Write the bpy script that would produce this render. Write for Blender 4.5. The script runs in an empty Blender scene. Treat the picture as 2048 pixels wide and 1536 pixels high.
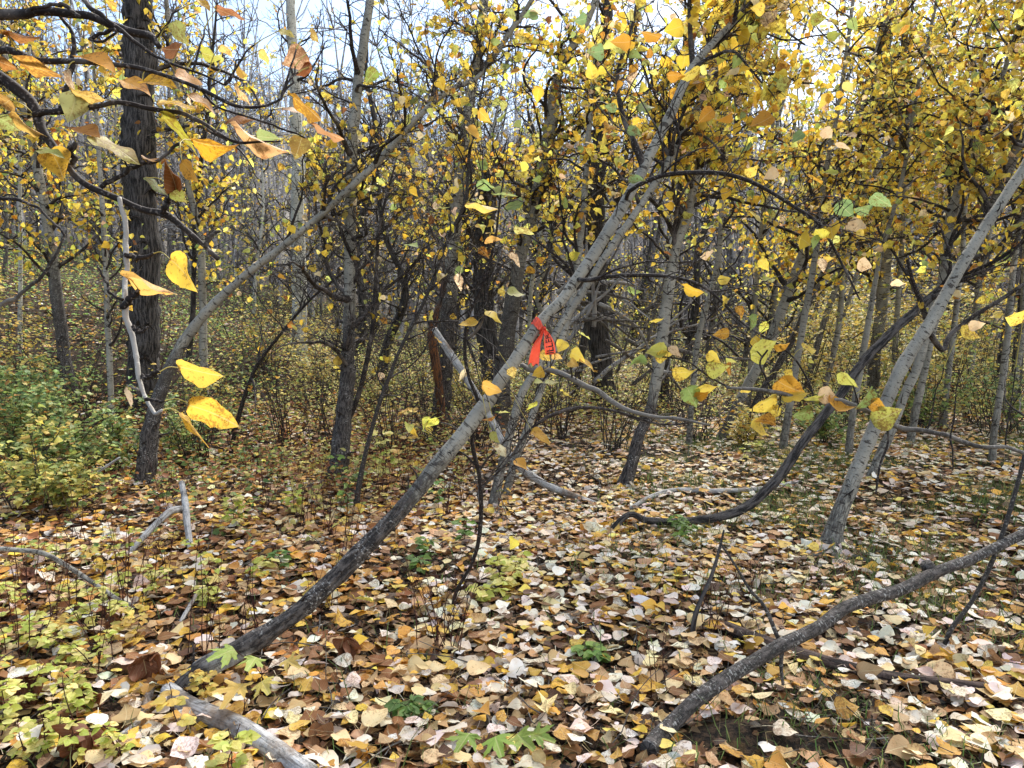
import bpy, math, random
import numpy as np
from mathutils import Matrix, Vector
random.seed(7)
RS = np.random.RandomState
sc = bpy.context.scene
R = math.radians

# ------------------------------------------------------------------ camera
CAM_H, F_PX, PITCH = 1.30, 1490.0, math.atan(118 / 1490.0)
cam_d = bpy.data.cameras.new("camera")
cam = bpy.data.objects.new("camera", cam_d)
sc.collection.objects.link(cam)
cam.location = (0, 0, CAM_H)
cam.rotation_euler = (math.pi / 2 - PITCH, 0, 0)
cam_d.sensor_width = 36.0
cam_d.lens = 36.0 * F_PX / 2048.0
cam_d.clip_start = 0.05
cam_d.clip_end = 1500.0
sc.camera = cam

# ------------------------------------------------------------------ sky, sun, exposure
SUN_AZ, SUN_EL = 14.0, 46.0          # azimuth to the right of straight ahead, behind thin cloud
world = bpy.data.worlds.new("World")
sc.world = world
world.use_nodes = True
wn, wl = world.node_tree.nodes, world.node_tree.links
wn.clear()
wo = wn.new("ShaderNodeOutputWorld")
bg = wn.new("ShaderNodeBackground")
sky = wn.new("ShaderNodeTexSky")
sky.sky_type = 'NISHITA'
sky.sun_disc = False
sky.sun_elevation = R(SUN_EL)
sky.sun_rotation = R(SUN_AZ)
sky.air_density = 1.0
sky.dust_density = 0.6
sky.ozone_density = 2.0
tc = wn.new("ShaderNodeTexCoord")
mp = wn.new("ShaderNodeMapping")
mp.inputs['Scale'].default_value = (1.0, 1.0, 2.2)
mp.inputs['Location'].default_value = (0.35, 0.1, 0.2)
nz = wn.new("ShaderNodeTexNoise")
nz.inputs['Scale'].default_value = 1.7
nz.inputs['Detail'].default_value = 7
nz.inputs['Roughness'].default_value = 0.55
cr = wn.new("ShaderNodeValToRGB")
cr.color_ramp.elements[0].position = 0.46
cr.color_ramp.elements[0].color = (0.08, 0.08, 0.08, 1)
cr.color_ramp.elements[1].position = 0.74
cr.color_ramp.elements[1].color = (0.97, 0.97, 0.97, 1)
mixw = wn.new("ShaderNodeMixRGB")
mixw.inputs['Color2'].default_value = (7.6, 7.8, 8.2, 1)   # daylight cloud
wl.new(tc.outputs['Generated'], mp.inputs['Vector'])
wl.new(mp.outputs[0], nz.inputs['Vector'])
sx = wn.new("ShaderNodeSeparateXYZ"); wl.new(tc.outputs['Generated'], sx.inputs[0])     # the cloud bank thickens to the right
ma = wn.new("ShaderNodeMath"); ma.operation = 'MULTIPLY_ADD'; ma.inputs[1].default_value = 0.60; wl.new(sx.outputs[0], ma.inputs[0]); wl.new(nz.outputs['Fac'], ma.inputs[2])
wl.new(ma.outputs[0], cr.inputs['Fac'])
wl.new(cr.outputs['Color'], mixw.inputs['Fac'])
wl.new(sky.outputs[0], mixw.inputs['Color1'])
wl.new(mixw.outputs[0], bg.inputs['Color'])
bg.inputs['Strength'].default_value = 0.085
wl.new(bg.outputs[0], wo.inputs['Surface'])

sun_d = bpy.data.lights.new("sun", 'SUN')
sun_d.energy = 3.0
sun_d.angle = R(24)
sun_d.color = (1.0, 0.96, 0.9)
sun = bpy.data.objects.new("sun", sun_d)
sc.collection.objects.link(sun)
sd = Vector((math.sin(R(SUN_AZ)) * math.cos(R(SUN_EL)), math.cos(R(SUN_AZ)) * math.cos(R(SUN_EL)), math.sin(R(SUN_EL))))
sun.rotation_euler = (-sd).to_track_quat('-Z', 'Y').to_euler()

sc.view_settings.view_transform = 'Standard'
sc.view_settings.look = 'None'
sc.view_settings.exposure = 1.68
sc.view_settings.gamma = 1.0
sc.view_settings.use_curve_mapping = False
sc.cycles.max_bounces = 7
sc.cycles.diffuse_bounces = 4
sc.cycles.transmission_bounces = 5
sc.cycles.glossy_bounces = 2
sc.cycles.transparent_max_bounces = 4
sc.cycles.use_denoising = True
sc.cycles.caustics_reflective = False
sc.cycles.caustics_refractive = False

# ------------------------------------------------------------------ numeric helpers
def _hash(ix, iy, seed):
    n = (ix.astype(np.int64) * 374761393 + iy.astype(np.int64) * 668265263 + seed * 1442695041) & 0xFFFFFFFF
    n = ((n ^ (n >> 13)) * 1274126177) & 0xFFFFFFFF
    n = n ^ (n >> 16)
    return (n & 0xFFFF) / 65535.0

def vn(x, y, seed=0, wrap=None):
    """smooth value noise in -1..1; wrap makes x periodic over that many cells"""
    x = np.asarray(x, float); y = np.asarray(y, float)
    ix, iy = np.floor(x), np.floor(y)
    fx, fy = x - ix, y - iy
    fx = fx * fx * (3 - 2 * fx); fy = fy * fy * (3 - 2 * fy)
    ix1 = ix + 1
    if wrap:
        ix, ix1 = np.mod(ix, wrap), np.mod(ix1, wrap)
    a, b = _hash(ix, iy, seed), _hash(ix1, iy, seed)
    c, d = _hash(ix, iy + 1, seed), _hash(ix1, iy + 1, seed)
    return ((a * (1 - fx) + b * fx) * (1 - fy) + (c * (1 - fx) + d * fx) * fy) * 2 - 1

def sp(x, k=1.0):
    return np.logaddexp(0, np.asarray(x, float) / k) * k

def ss(x, a, b):
    t = np.clip((x - a) / (b - a), 0, 1)
    return t * t * (3 - 2 * t)

def ground_z(x, y):
    x = np.asarray(x, float); y = np.asarray(y, float)
    h = 0.045 * sp(y - 9, 1.5) * (1 - 0.4 * ss(x, 2, 6))
    h = h + 0.32 * sp(-x - 1.6 - 0.05 * y, 0.6) * ss(y, 6.0, 12.0) * np.exp(-np.maximum(-x - 6, 0) / 40.)
    h = h + 0.255 * sp(y - 33 + 0.12 * x, 5.0) * (1 + 0.05 * vn(x / 60, y / 60, 5)) * (1 - 0.35 * ss(y, 120, 260))
    h = h + 0.05 * vn(x / 1.7, y / 1.7, 1) * ss(np.hypot(x, y), 1.5, 5) + 0.022 * vn(x / 0.45, y / 0.45, 2)
    h = h + 0.9 * vn(x / 14, y / 14, 3) * ss(y, 22, 50)
    h = h + 0.06 * np.exp(-(((x - 0.74) / 0.24) ** 2 + ((y - 2.20) / 0.11) ** 2) * 1.5)
    return h
H0 = float(ground_z(0, 0))
_gz = ground_z
def ground_z(x, y):
    return _gz(x, y) - H0

cp, sp_ = math.cos(PITCH), math.sin(PITCH)
CAM = np.array([0, 0, CAM_H])
def ray(px, py):
    X, Y = (px - 1024) / F_PX, (768 - py) / F_PX
    d = np.array([X, cp + Y * sp_, -sp_ + Y * cp])
    return d / d[1]
def P(px, py, D):
    return CAM + ray(px, py) * D
def G(px, py, off=0.0):
    d = ray(px, py)
    t = 0.5
    while t < 80:
        q = CAM + d * t
        if q[2] <= ground_z(q[0], q[1]) + off:
            break
        t += 0.02 + 0.004 * t
    q = CAM + d * t
    q[2] = ground_z(q[0], q[1])
    return q
def proj(p):
    p = np.asarray(p) - CAM
    z = p[..., 1] * cp - p[..., 2] * sp_
    u = p[..., 1] * sp_ + p[..., 2] * cp
    zz = np.where(z > 0.05, z, 0.05)
    return 1024 + p[..., 0] / zz * F_PX, 768 - u / zz * F_PX, z

def norm(v):
    return v / np.maximum(np.linalg.norm(v, axis=-1, keepdims=True), 1e-9)

def smooth(pts, n):
    """Catmull-Rom through control rows (any number of columns), n samples"""
    p = np.asarray(pts, float)
    if len(p) == 2:
        t = np.linspace(0, 1, n)[:, None]
        return p[0] * (1 - t) + p[1] * t
    seg = np.concatenate([[0], np.cumsum(np.linalg.norm(np.diff(p[:, :3], axis=0), axis=1))])
    q = np.vstack([2 * p[0] - p[1], p, 2 * p[-1] - p[-2]])
    s = np.linspace(0, seg[-1], n)
    i = np.clip(np.searchsorted(seg, s, side='right') - 1, 0, len(p) - 2)
    t = ((s - seg[i]) / np.maximum(seg[i + 1] - seg[i], 1e-9))[:, None]
    a, b, c, d = q[i], q[i + 1], q[i + 2], q[i + 3]
    return 0.5 * (2 * b + (c - a) * t + (2 * a - 5 * b + 4 * c - d) * t ** 2 + (3 * b - a - 3 * c + d) * t ** 3)

# ------------------------------------------------------------------ mesh accumulation
class Acc:
    def __init__(s):
        s.v, s.t, s.q, s.c, s.uv, s.n = [], [], [], [], [], 0
    def add(s, v, tris=None, quads=None, col=None, uv=None):
        v = np.asarray(v, np.float32).reshape(-1, 3)
        m = len(v)
        if m == 0: return
        s.v.append(v)
        if tris is not None and len(tris): s.t.append(np.asarray(tris).reshape(-1, 3) + s.n)
        if quads is not None and len(quads): s.q.append(np.asarray(quads).reshape(-1, 4) + s.n)
        if col is None: col = (0.5, 0.5, 0.5, 1)
        s.c.append(np.broadcast_to(np.asarray(col, np.float32), (m, 4)))
        s.uv.append(np.zeros((m, 2), np.float32) if uv is None else np.asarray(uv, np.float32).reshape(-1, 2))
        s.n += m
    def mesh(s, name, mat, origin=None, flat=False):
        v = np.concatenate(s.v)
        if origin is not None: v = v - np.asarray(origin, np.float32)
        t = np.concatenate(s.t) if s.t else np.zeros((0, 3), int)
        q = np.concatenate(s.q) if s.q else np.zeros((0, 4), int)
        c = np.concatenate(s.c); uv = np.concatenate(s.uv)
        me = bpy.data.meshes.new(name)
        me.vertices.add(len(v)); me.vertices.foreach_set("co", v.astype(np.float32).ravel())
        li = np.concatenate([t.ravel(), q.ravel()]).astype(np.int32)
        me.loops.add(len(li)); me.loops.foreach_set("vertex_index", li)
        nf = len(t) + len(q)
        me.polygons.add(nf)
        st = np.concatenate([np.arange(len(t)) * 3, len(t) * 3 + np.arange(len(q)) * 4]).astype(np.int32)
        tot = np.concatenate([np.full(len(t), 3), np.full(len(q), 4)]).astype(np.int32)
        me.polygons.foreach_set("loop_start", st)
        me.polygons.foreach_set("loop_total", tot)
        me.polygons.foreach_set("use_smooth", np.full(nf, not flat))
        ca = me.color_attributes.new("Col", 'FLOAT_COLOR', 'POINT')
        ca.data.foreach_set("color", c.astype(np.float32).ravel())
        ul = me.uv_layers.new(name="UVMap")
        ul.data.foreach_set("uv", uv[li].astype(np.float32).ravel())
        me.update(calc_edges=True)
        me.materials.append(mat)
        return me
    def build(s, name, mat, parent=None, origin=None, flat=False, kind=None, label=None):
        if not s.n: return None
        if origin is None and parent is not None: origin = parent['_o']
        o = bpy.data.objects.new(name, s.mesh(name, mat, origin, flat))
        sc.collection.objects.link(o)
        if parent is not None: o.parent = parent
        elif origin is not None: o.location = tuple(origin)
        if kind: o['kind'] = kind
        if label: o['label'] = label
        return o

THINGS = []
def thing(name, label, cat, loc, group=None):
    o = bpy.data.objects.new(name, None)
    sc.collection.objects.link(o)
    o.location = tuple(float(a) for a in loc)
    o.empty_display_size = 0.1
    o['label'] = label; o['category'] = cat
    if group: o['group'] = group
    o['_o'] = [float(a) for a in loc]
    THINGS.append(o)
    return o

# ------------------------------------------------------------------ materials
def new_mat(name):
    m = bpy.data.materials.new(name); m.use_nodes = True
    n = m.node_tree.nodes; n.clear()
    return m, n, m.node_tree.links

def M_(n, l, op, a, b=None, c=None, clamp=False):
    x = n.new("ShaderNodeMath"); x.operation = op; x.use_clamp = clamp
    for i, v in enumerate((a, b, c)):
        if v is None: continue
        if isinstance(v, (int, float)): x.inputs[i].default_value = v
        else: l.new(v, x.inputs[i])
    return x.outputs[0]
def mix(n, l, f, a, b, mode='MIX'):
    x = n.new("ShaderNodeMixRGB"); x.blend_type = mode
    for i, v in enumerate((f, a, b)):
        if isinstance(v, (int, float)): x.inputs[i].default_value = v
        elif isinstance(v, tuple): x.inputs[i].default_value = v + (1,) if len(v) == 3 else v
        else: l.new(v, x.inputs[i])
    return x.outputs[0]
def noise(n, l, vec, scale, detail=3, rough=0.5, dim='3D', w=None):
    x = n.new("ShaderNodeTexNoise"); x.noise_dimensions = dim
    x.inputs['Scale'].default_value = scale; x.inputs['Detail'].default_value = detail; x.inputs['Roughness'].default_value = rough
    if vec is not None: l.new(vec, x.inputs['Vector'])
    if w is not None: l.new(w, x.inputs['W'])
    return x.outputs['Fac']
def mapping(n, l, vec, scale):
    x = n.new("ShaderNodeMapping"); x.inputs['Scale'].default_value = scale
    l.new(vec, x.inputs['Vector']); return x.outputs[0]
def rng_(n, l, v, a, b, c=0.0, d=1.0):
    x = n.new("ShaderNodeMapRange"); x.inputs[1].default_value = a; x.inputs[2].default_value = b
    x.inputs[3].default_value = c; x.inputs[4].default_value = d; x.interpolation_type = 'SMOOTHSTEP'
    l.new(v, x.inputs[0]); return x.outputs[0]
def attr(n):
    a = n.new("ShaderNodeAttribute"); a.attribute_name = "Col"; return a

def leaf_material(name, spot=1.0, trans=0.5, rough=0.55, veins=True, s_lo=0.89):
    m, n, l = new_mat(name)
    a = attr(n); uv = n.new("ShaderNodeUVMap").outputs[0]
    seed = M_(n, l, 'MULTIPLY', a.outputs['Alpha'], 137.0)
    s1 = noise(n, l, uv, 11.0, 4, 0.65, '4D', seed)
    s2 = noise(n, l, uv, 2.6, 2, 0.5, '4D', seed)
    sepx = n.new("ShaderNodeSeparateXYZ"); l.new(uv, sepx.inputs[0])
    ux = M_(n, l, 'ABSOLUTE', sepx.outputs[0]); uy = sepx.outputs[1]
    ind = M_(n, l, 'FRACT', M_(n, l, 'MULTIPLY', a.outputs['Alpha'], 7.31))           # how blemished this leaf is
    fine_ = noise(n, l, uv, 34.0, 2, 0.6, '4D', seed)
    mott = M_(n, l, 'ADD', M_(n, l, 'ADD', M_(n, l, 'MULTIPLY', s1, 0.75), M_(n, l, 'MULTIPLY', fine_, 0.35)), M_(n, l, 'MULTIPLY', s2, 0.45))
    spots = rng_(n, l, M_(n, l, 'ADD', mott, M_(n, l, 'MULTIPLY', ind, 0.17)), s_lo, s_lo + 0.12)
    spots = M_(n, l, 'MULTIPLY', spots, spot)
    col = mix(n, l, M_(n, l, 'MULTIPLY', rng_(n, l, s2, 0.35, 0.7), 0.45), a.outputs['Color'], mix(n, l, 1.0, a.outputs['Color'], (0.97, 0.80, 0.62), 'MULTIPLY'))
    col = mix(n, l, M_(n, l, 'MULTIPLY', spots, 0.75), col, (0.16, 0.055, 0.015))
    if veins:
        mid = rng_(n, l, ux, 0.006, 0.022, 1.0, 0.0)
        side = M_(n, l, 'SINE', M_(n, l, 'MULTIPLY', M_(n, l, 'SUBTRACT', uy, M_(n, l, 'MULTIPLY', ux, 0.9)), 46.0))
        side = rng_(n, l, side, 0.90, 1.0)
        v = M_(n, l, 'MAXIMUM', mid, M_(n, l, 'MULTIPLY', side, 0.35))
        col = mix(n, l, M_(n, l, 'MULTIPLY', v, 0.30), col, (0.75, 0.66, 0.36))
    p = n.new("ShaderNodeBsdfPrincipled")
    l.new(col, p.inputs['Base Color']); p.inputs['Roughness'].default_value = rough
    p.inputs['Specular IOR Level'].default_value = 0.3
    if veins:
        bp = n.new("ShaderNodeBump"); bp.inputs['Strength'].default_value = 0.35; bp.inputs['Distance'].default_value = 0.004
        l.new(M_(n, l, 'ADD', s1, M_(n, l, 'MULTIPLY', v, -0.6)), bp.inputs['Height']); l.new(bp.outputs[0], p.inputs['Normal'])
    t = n.new("ShaderNodeBsdfTranslucent"); l.new(col, t.inputs['Color'])
    ms = n.new("ShaderNodeMixShader"); ms.inputs[0].default_value = trans
    l.new(p.outputs[0], ms.inputs[1]); l.new(t.outputs[0], ms.inputs[2])
    o = n.new("ShaderNodeOutputMaterial"); l.new(ms.outputs[0], o.inputs[0])
    return m

def bark_material(name, pale=(0.31, 0.295, 0.25), dark=(0.024, 0.021, 0.02), fs=(52, 20, 1), fl=0.75, plate=(0.115, 0.10, 0.09)):
    """Col.r = age (0 smooth young bark, 1 fissured old bark), Col.g = bleached/bare wood, Col.b = orange rot"""
    m, n, l = new_mat(name)
    a = attr(n); sp3 = n.new("ShaderNodeSeparateColor"); l.new(a.outputs['Color'], sp3.inputs[0])
    age, bare, rot = sp3.outputs[0], sp3.outputs[1], sp3.outputs[2]
    uv = n.new("ShaderNodeUVMap").outputs[0]
    ob = n.new("ShaderNodeTexCoord").outputs['Object']
    big = noise(n, l, ob, 5.0, 4, 0.6)
    fine = noise(n, l, mapping(n, l, uv, (70, 70, 1)), 1.0, 4, 0.6)
    len1 = noise(n, l, mapping(n, l, uv, (22, 150, 1)), 1.0, 2, 0.6)
    len2 = noise(n, l, mapping(n, l, uv, (7, 42, 1)), 1.0, 3, 0.6)
    fis = noise(n, l, mapping(n, l, uv, fs), 1.0, 5, 0.7)
    fleck = noise(n, l, mapping(n, l, uv, (60, 110, 1)), 1.0, 3, 0.65)
    sm = mix(n, l, rng_(n, l, big, 0.3, 0.7), tuple(c * 0.72 for c in pale), tuple(c * 1.12 for c in pale))
    sm = mix(n, l, M_(n, l, 'MULTIPLY', rng_(n, l, fine, 0.45, 0.75), 0.35), sm, (0.17, 0.15, 0.11))
    k = M_(n, l, 'MAXIMUM', M_(n, l, 'MULTIPLY', rng_(n, l, len1, 0.60, 0.66), 0.8), rng_(n, l, len2, 0.575, 0.625))
    sm = mix(n, l, M_(n, l, 'MULTIPLY', k, 0.85), sm, (0.035, 0.028, 0.024))
    old = mix(n, l, rng_(n, l, fis, 0.42, 0.60), dark, plate)
    old = mix(n, l, M_(n, l, 'MULTIPLY', M_(n, l, 'MULTIPLY', rng_(n, l, fleck, 0.54, 0.62), rng_(n, l, M_(n, l, 'SUBTRACT', noise(n, l, ob, 11.0, 3, 0.6), M_(n, l, 'MULTIPLY', age, 0.12)), 0.34, 0.50)), fl), old, (0.46, 0.45, 0.42))
    ag = M_(n, l, 'ADD', age, M_(n, l, 'MULTIPLY', M_(n, l, 'SUBTRACT', fis, 0.5), 1.3))
    ag = M_(n, l, 'MULTIPLY', rng_(n, l, ag, 0.32, 0.60), rng_(n, l, age, 0.0, 0.12))
    col = mix(n, l, ag, sm, old)
    grain = noise(n, l, mapping(n, l, uv, (95, 4, 1)), 1.0, 5, 0.65)
    bw = mix(n, l, rng_(n, l, grain, 0.30, 0.55), (0.12, 0.11, 0.105), (0.50, 0.49, 0.47))
    bw = mix(n, l, rng_(n, l, big, 0.52, 0.68), bw, (0.20, 0.15, 0.11))
    br = rng_(n, l, M_(n, l, 'ADD', bare, M_(n, l, 'MULTIPLY', M_(n, l, 'SUBTRACT', big, 0.5), 0.8)), 0.42, 0.56)
    col = mix(n, l, br, col, bw)
    col = mix(n, l, M_(n, l, 'MULTIPLY', rot, rng_(n, l, fis, 0.35, 0.6)), col, (0.20, 0.075, 0.022))
    p = n.new("ShaderNodeBsdfPrincipled"); l.new(col, p.inputs['Base Color']); p.inputs['Roughness'].default_value = 0.82
    p.inputs['Specular IOR Level'].default_value = 0.25
    hgt = M_(n, l, 'ADD', M_(n, l, 'MULTIPLY', fis, M_(n, l, 'MULTIPLY_ADD', ag, 2.2, 0.1)), M_(n, l, 'MULTIPLY', k, -0.35))
    hgt = M_(n, l, 'ADD', hgt, M_(n, l, 'MULTIPLY', M_(n, l, 'MULTIPLY', grain, br), 0.8))
    hgt = M_(n, l, 'ADD', hgt, M_(n, l, 'MULTIPLY', fine, 0.25))
    bp = n.new("ShaderNodeBump"); bp.inputs['Strength'].default_value = 0.9; bp.inputs['Distance'].default_value = 0.007
    l.new(hgt, bp.inputs['Height']); l.new(bp.outputs[0], p.inputs['Normal'])
    o = n.new("ShaderNodeOutputMaterial"); l.new(p.outputs[0], o.inputs[0])
    return m

def twig_material(name, c1=(0.022, 0.017, 0.015), c2=(0.15, 0.13, 0.115), rough=0.8, lo=0.5, hi=0.75):
    m, n, l = new_mat(name)
    ob = n.new("ShaderNodeTexCoord").outputs['Object']
    f = noise(n, l, ob, 9.0, 4, 0.65); g = noise(n, l, ob, 120.0, 2, 0.6)
    a = attr(n)
    t = M_(n, l, 'ADD', f, M_(n, l, 'MULTIPLY', M_(n, l, 'SUBTRACT', a.outputs['Fac'], 0.5), 0.5))
    col = mix(n, l, rng_(n, l, t, lo, hi), c1, c2)
    col = mix(n, l, M_(n, l, 'MULTIPLY', rng_(n, l, g, 0.55, 0.7), 0.4), col, tuple(min(1, c * 2.4) for c in c2))
    p = n.new("ShaderNodeBsdfPrincipled"); l.new(col, p.inputs['Base Color']); p.inputs['Roughness'].default_value = rough
    p.inputs['Specular IOR Level'].default_value = 0.25
    bp = n.new("ShaderNodeBump"); bp.inputs['Strength'].default_value = 0.5; bp.inputs['Distance'].default_value = 0.002
    l.new(g, bp.inputs['Height']); l.new(bp.outputs[0], p.inputs['Normal'])
    o = n.new("ShaderNodeOutputMaterial"); l.new(p.outputs[0], o.inputs[0])
    return m

def ground_material():
    m, n, l = new_mat("forest_soil")
    ob = n.new("ShaderNodeTexCoord").outputs['Object']
    f = noise(n, l, ob, 2.0, 5, 0.6); g = noise(n, l, ob, 55.0, 5, 0.7); h = noise(n, l, ob, 14.0, 4, 0.6)
    far = n.new("ShaderNodeSeparateXYZ"); l.new(ob, far.inputs[0])
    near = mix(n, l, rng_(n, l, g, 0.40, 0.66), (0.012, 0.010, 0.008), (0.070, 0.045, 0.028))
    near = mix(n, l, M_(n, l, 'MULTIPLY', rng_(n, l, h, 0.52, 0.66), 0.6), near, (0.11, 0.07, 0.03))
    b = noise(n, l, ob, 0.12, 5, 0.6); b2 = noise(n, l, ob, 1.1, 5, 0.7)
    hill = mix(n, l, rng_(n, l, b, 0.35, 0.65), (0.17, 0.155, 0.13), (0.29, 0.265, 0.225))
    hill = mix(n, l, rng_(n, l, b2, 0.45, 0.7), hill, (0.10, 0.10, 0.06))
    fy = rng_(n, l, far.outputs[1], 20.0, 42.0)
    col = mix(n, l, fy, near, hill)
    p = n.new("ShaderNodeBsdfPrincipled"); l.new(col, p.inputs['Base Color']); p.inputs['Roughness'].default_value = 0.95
    p.inputs['Specular IOR Level'].default_value = 0.15
    bp = n.new("ShaderNodeBump"); bp.inputs['Strength'].default_value = 1.0; bp.inputs['Distance'].default_value = 0.02
    l.new(g, bp.inputs['Height']); l.new(bp.outputs[0], p.inputs['Normal'])
    o = n.new("ShaderNodeOutputMaterial"); l.new(p.outputs[0], o.inputs[0])
    return m

def plain(name, col, rough=0.6, spec=0.3, trans=0.0):
    m, n, l = new_mat(name)
    ob = n.new("ShaderNodeTexCoord").outputs['Object']
    g = noise(n, l, ob, 60.0, 4, 0.6)
    c = mix(n, l, g, tuple(x * 0.8 for x in col), tuple(min(1, x * 1.2) for x in col))
    p = n.new("ShaderNodeBsdfPrincipled"); l.new(c, p.inputs['Base Color']); p.inputs['Roughness'].default_value = rough
    p.inputs['Specular IOR Level'].default_value = spec
    o = n.new("ShaderNodeOutputMaterial")
    if trans:
        t = n.new("ShaderNodeBsdfTranslucent"); l.new(c, t.inputs['Color'])
        ms = n.new("ShaderNodeMixShader"); ms.inputs[0].default_value = trans
        l.new(p.outputs[0], ms.inputs[1]); l.new(t.outputs[0], ms.inputs[2]); l.new(ms.outputs[0], o.inputs[0])
    else: l.new(p.outputs[0], o.inputs[0])
    return m

MAT_BARK = bark_material("poplar_bark")
MAT_PALE = bark_material("aspen_bark", pale=(0.50, 0.49, 0.42))
MAT_DARKBARK = bark_material("old_bark", pale=(0.2, 0.18, 0.15), dark=(0.012, 0.011, 0.011), fs=(34, 6, 1), fl=0.12, plate=(0.10, 0.09, 0.085))
MAT_TWIG = twig_material("twig_bark")
MAT_GREYTWIG = twig_material("grey_twig_bark", (0.035, 0.03, 0.026), (0.17, 0.155, 0.135), lo=0.4, hi=0.66)
MAT_PALETWIG = twig_material("pale_twig_bark", (0.06, 0.05, 0.045), (0.36, 0.34, 0.31), lo=0.38, hi=0.56)
MAT_REDTWIG = twig_material("red_stem", (0.035, 0.010, 0.008), (0.12, 0.045, 0.03))
MAT_HILLTWIG = twig_material("hill_wood", (0.09, 0.082, 0.08), (0.42, 0.40, 0.39), lo=0.35, hi=0.65)
MAT_LEAF = leaf_material("poplar_leaf", trans=0.62)
MAT_BIGLEAF = leaf_material("spotted_poplar_leaf", trans=0.5, s_lo=0.82, spot=.85)
MAT_LITTER = leaf_material("fallen_poplar_leaf", spot=0.8, trans=0.22, rough=0.6)
MAT_FAR = leaf_material("small_leaf", spot=0.3, trans=0.62, veins=False)
MAT_HERB = leaf_material("herb_leaf", spot=0.3, trans=0.4)
MAT_SOIL = ground_material()

# ------------------------------------------------------------------ tubes
def tubes(acc, pts, rad, S=3, col=None, uvs=False, bark=None, seed=0, cap=False):
    """pts (B,K,3), rad (B,K). bark=(ridge amplitude, lump amplitude) displaces radially"""
    pts = np.asarray(pts, float); rad = np.asarray(rad, float)
    if pts.ndim == 2: pts, rad = pts[None], rad[None]
    B, K, _ = pts.shape
    if B == 0: return
    if cap:
        pts = np.concatenate([pts[:, :1], pts, pts[:, -1:]], 1)
        z = np.zeros((B, 1)); rad = np.concatenate([z, rad, z], 1); K += 2
    T = norm(np.gradient(pts, axis=1))
    if cap: T[:, 0] = T[:, 1] = norm(pts[:, 2] - pts[:, 1]); T[:, -1] = T[:, -2] = norm(pts[:, -2] - pts[:, -3])
    mean = np.abs(norm(T.mean(1)))
    ref = np.where(mean[:, 1:2] > 0.85, np.array([[1., 0, 0]]), np.array([[0, 1., 0]]))[:, None, :]
    N1 = norm(ref - (ref * T).sum(-1, keepdims=True) * T)
    N2 = np.cross(T, N1)
    SS = S + 1 if uvs else S
    a = np.arange(SS) / S * 2 * np.pi
    L = np.concatenate([np.zeros((B, 1)), np.cumsum(np.linalg.norm(np.diff(pts, axis=1), axis=2), 1)], 1)
    rr = np.broadcast_to(rad[:, :, None], (B, K, SS)).copy()
    if bark is not None:
        ra, la, age = bark
        u = np.mod(np.arange(SS), S) / S
        U, V = np.meshgrid(u, L[0], indexing='xy')
        circ = max(8, int(2 * np.pi * rad.max() / 0.012))
        rid = vn(U * circ, V / 0.06, seed, circ)
        rid2 = vn(U * circ * 2, V / 0.03, seed + 9, circ * 2)
        lump = vn(U * 3, V / (rad.max() * 3.5), seed + 3, 3)
        fl = np.broadcast_to(np.asarray(age).reshape(-1, 1), (len(age), 1)) if np.ndim(age) else age
        if cap and np.ndim(age): fl = np.concatenate([fl[:1], fl, fl[-1:]])
        rr[0] *= 1 + la * lump + fl * ra * (rid * 0.7 + rid2 * 0.3)
    pos = pts[:, :, None] + rr[..., None] * (np.cos(a)[None, None, :, None] * N1[:, :, None] + np.sin(a)[None, None, :, None] * N2[:, :, None])
    i = np.arange(B * K * SS).reshape(B, K, SS)
    if uvs:
        q = np.stack([i[:, :-1, :-1], i[:, :-1, 1:], i[:, 1:, 1:], i[:, 1:, :-1]], -1)
        uv = np.zeros((B, K, SS, 2)); r0 = rad.max(1)[:, None, None]
        uv[..., 0] = (a / 1.0)[None, None] * r0 + seed * 0.37; uv[..., 1] = L[:, :, None] + seed * 1.7
    else:
        j = np.roll(i, -1, 2)
        q = np.stack([i[:, :-1], j[:, :-1], j[:, 1:], i[:, 1:]], -1); uv = None
    if col is None: c = None
    else:
        c = np.asarray(col, float)
        if c.ndim == 1: pass
        elif c.shape == (K, 4) or (cap and c.shape == (K - 2, 4)):
            if cap: c = np.concatenate([c[:1], c, c[-1:]])
            c = np.broadcast_to(c[None, :, None], (B, K, SS, 4)).reshape(-1, 4)
        else: c = np.broadcast_to(c.reshape(B, 1, 1, 4), (B, K, SS, 4)).reshape(-1, 4)
    acc.add(pos, quads=q.reshape(-1, 4), col=c, uv=uv)

def grow(rng, S, D, L, K, wig, up=0.0):
    S = np.asarray(S, float); D = norm(np.asarray(D, float)); B = len(S)
    P_ = np.zeros((B, K, 3)); P_[:, 0] = S; d = D.copy()
    bias = rng.normal(0, wig * 0.35, (B, 3))
    for k in range(1, K):
        d = norm(d + rng.normal(0, wig, (B, 3)) + bias + np.array([0, 0, up]))
        P_[:, k] = P_[:, k - 1] + d * (L / (K - 1))[:, None]
    return P_

def side_dirs(rng, T, ang, upb=0.0):
    r = rng.normal(0, 1, T.shape); r[:, 2] += upb
    n = norm(r - (r * T).sum(-1, keepdims=True) * T)
    return norm(T * np.cos(ang)[:, None] + n * np.sin(ang)[:, None])

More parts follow.
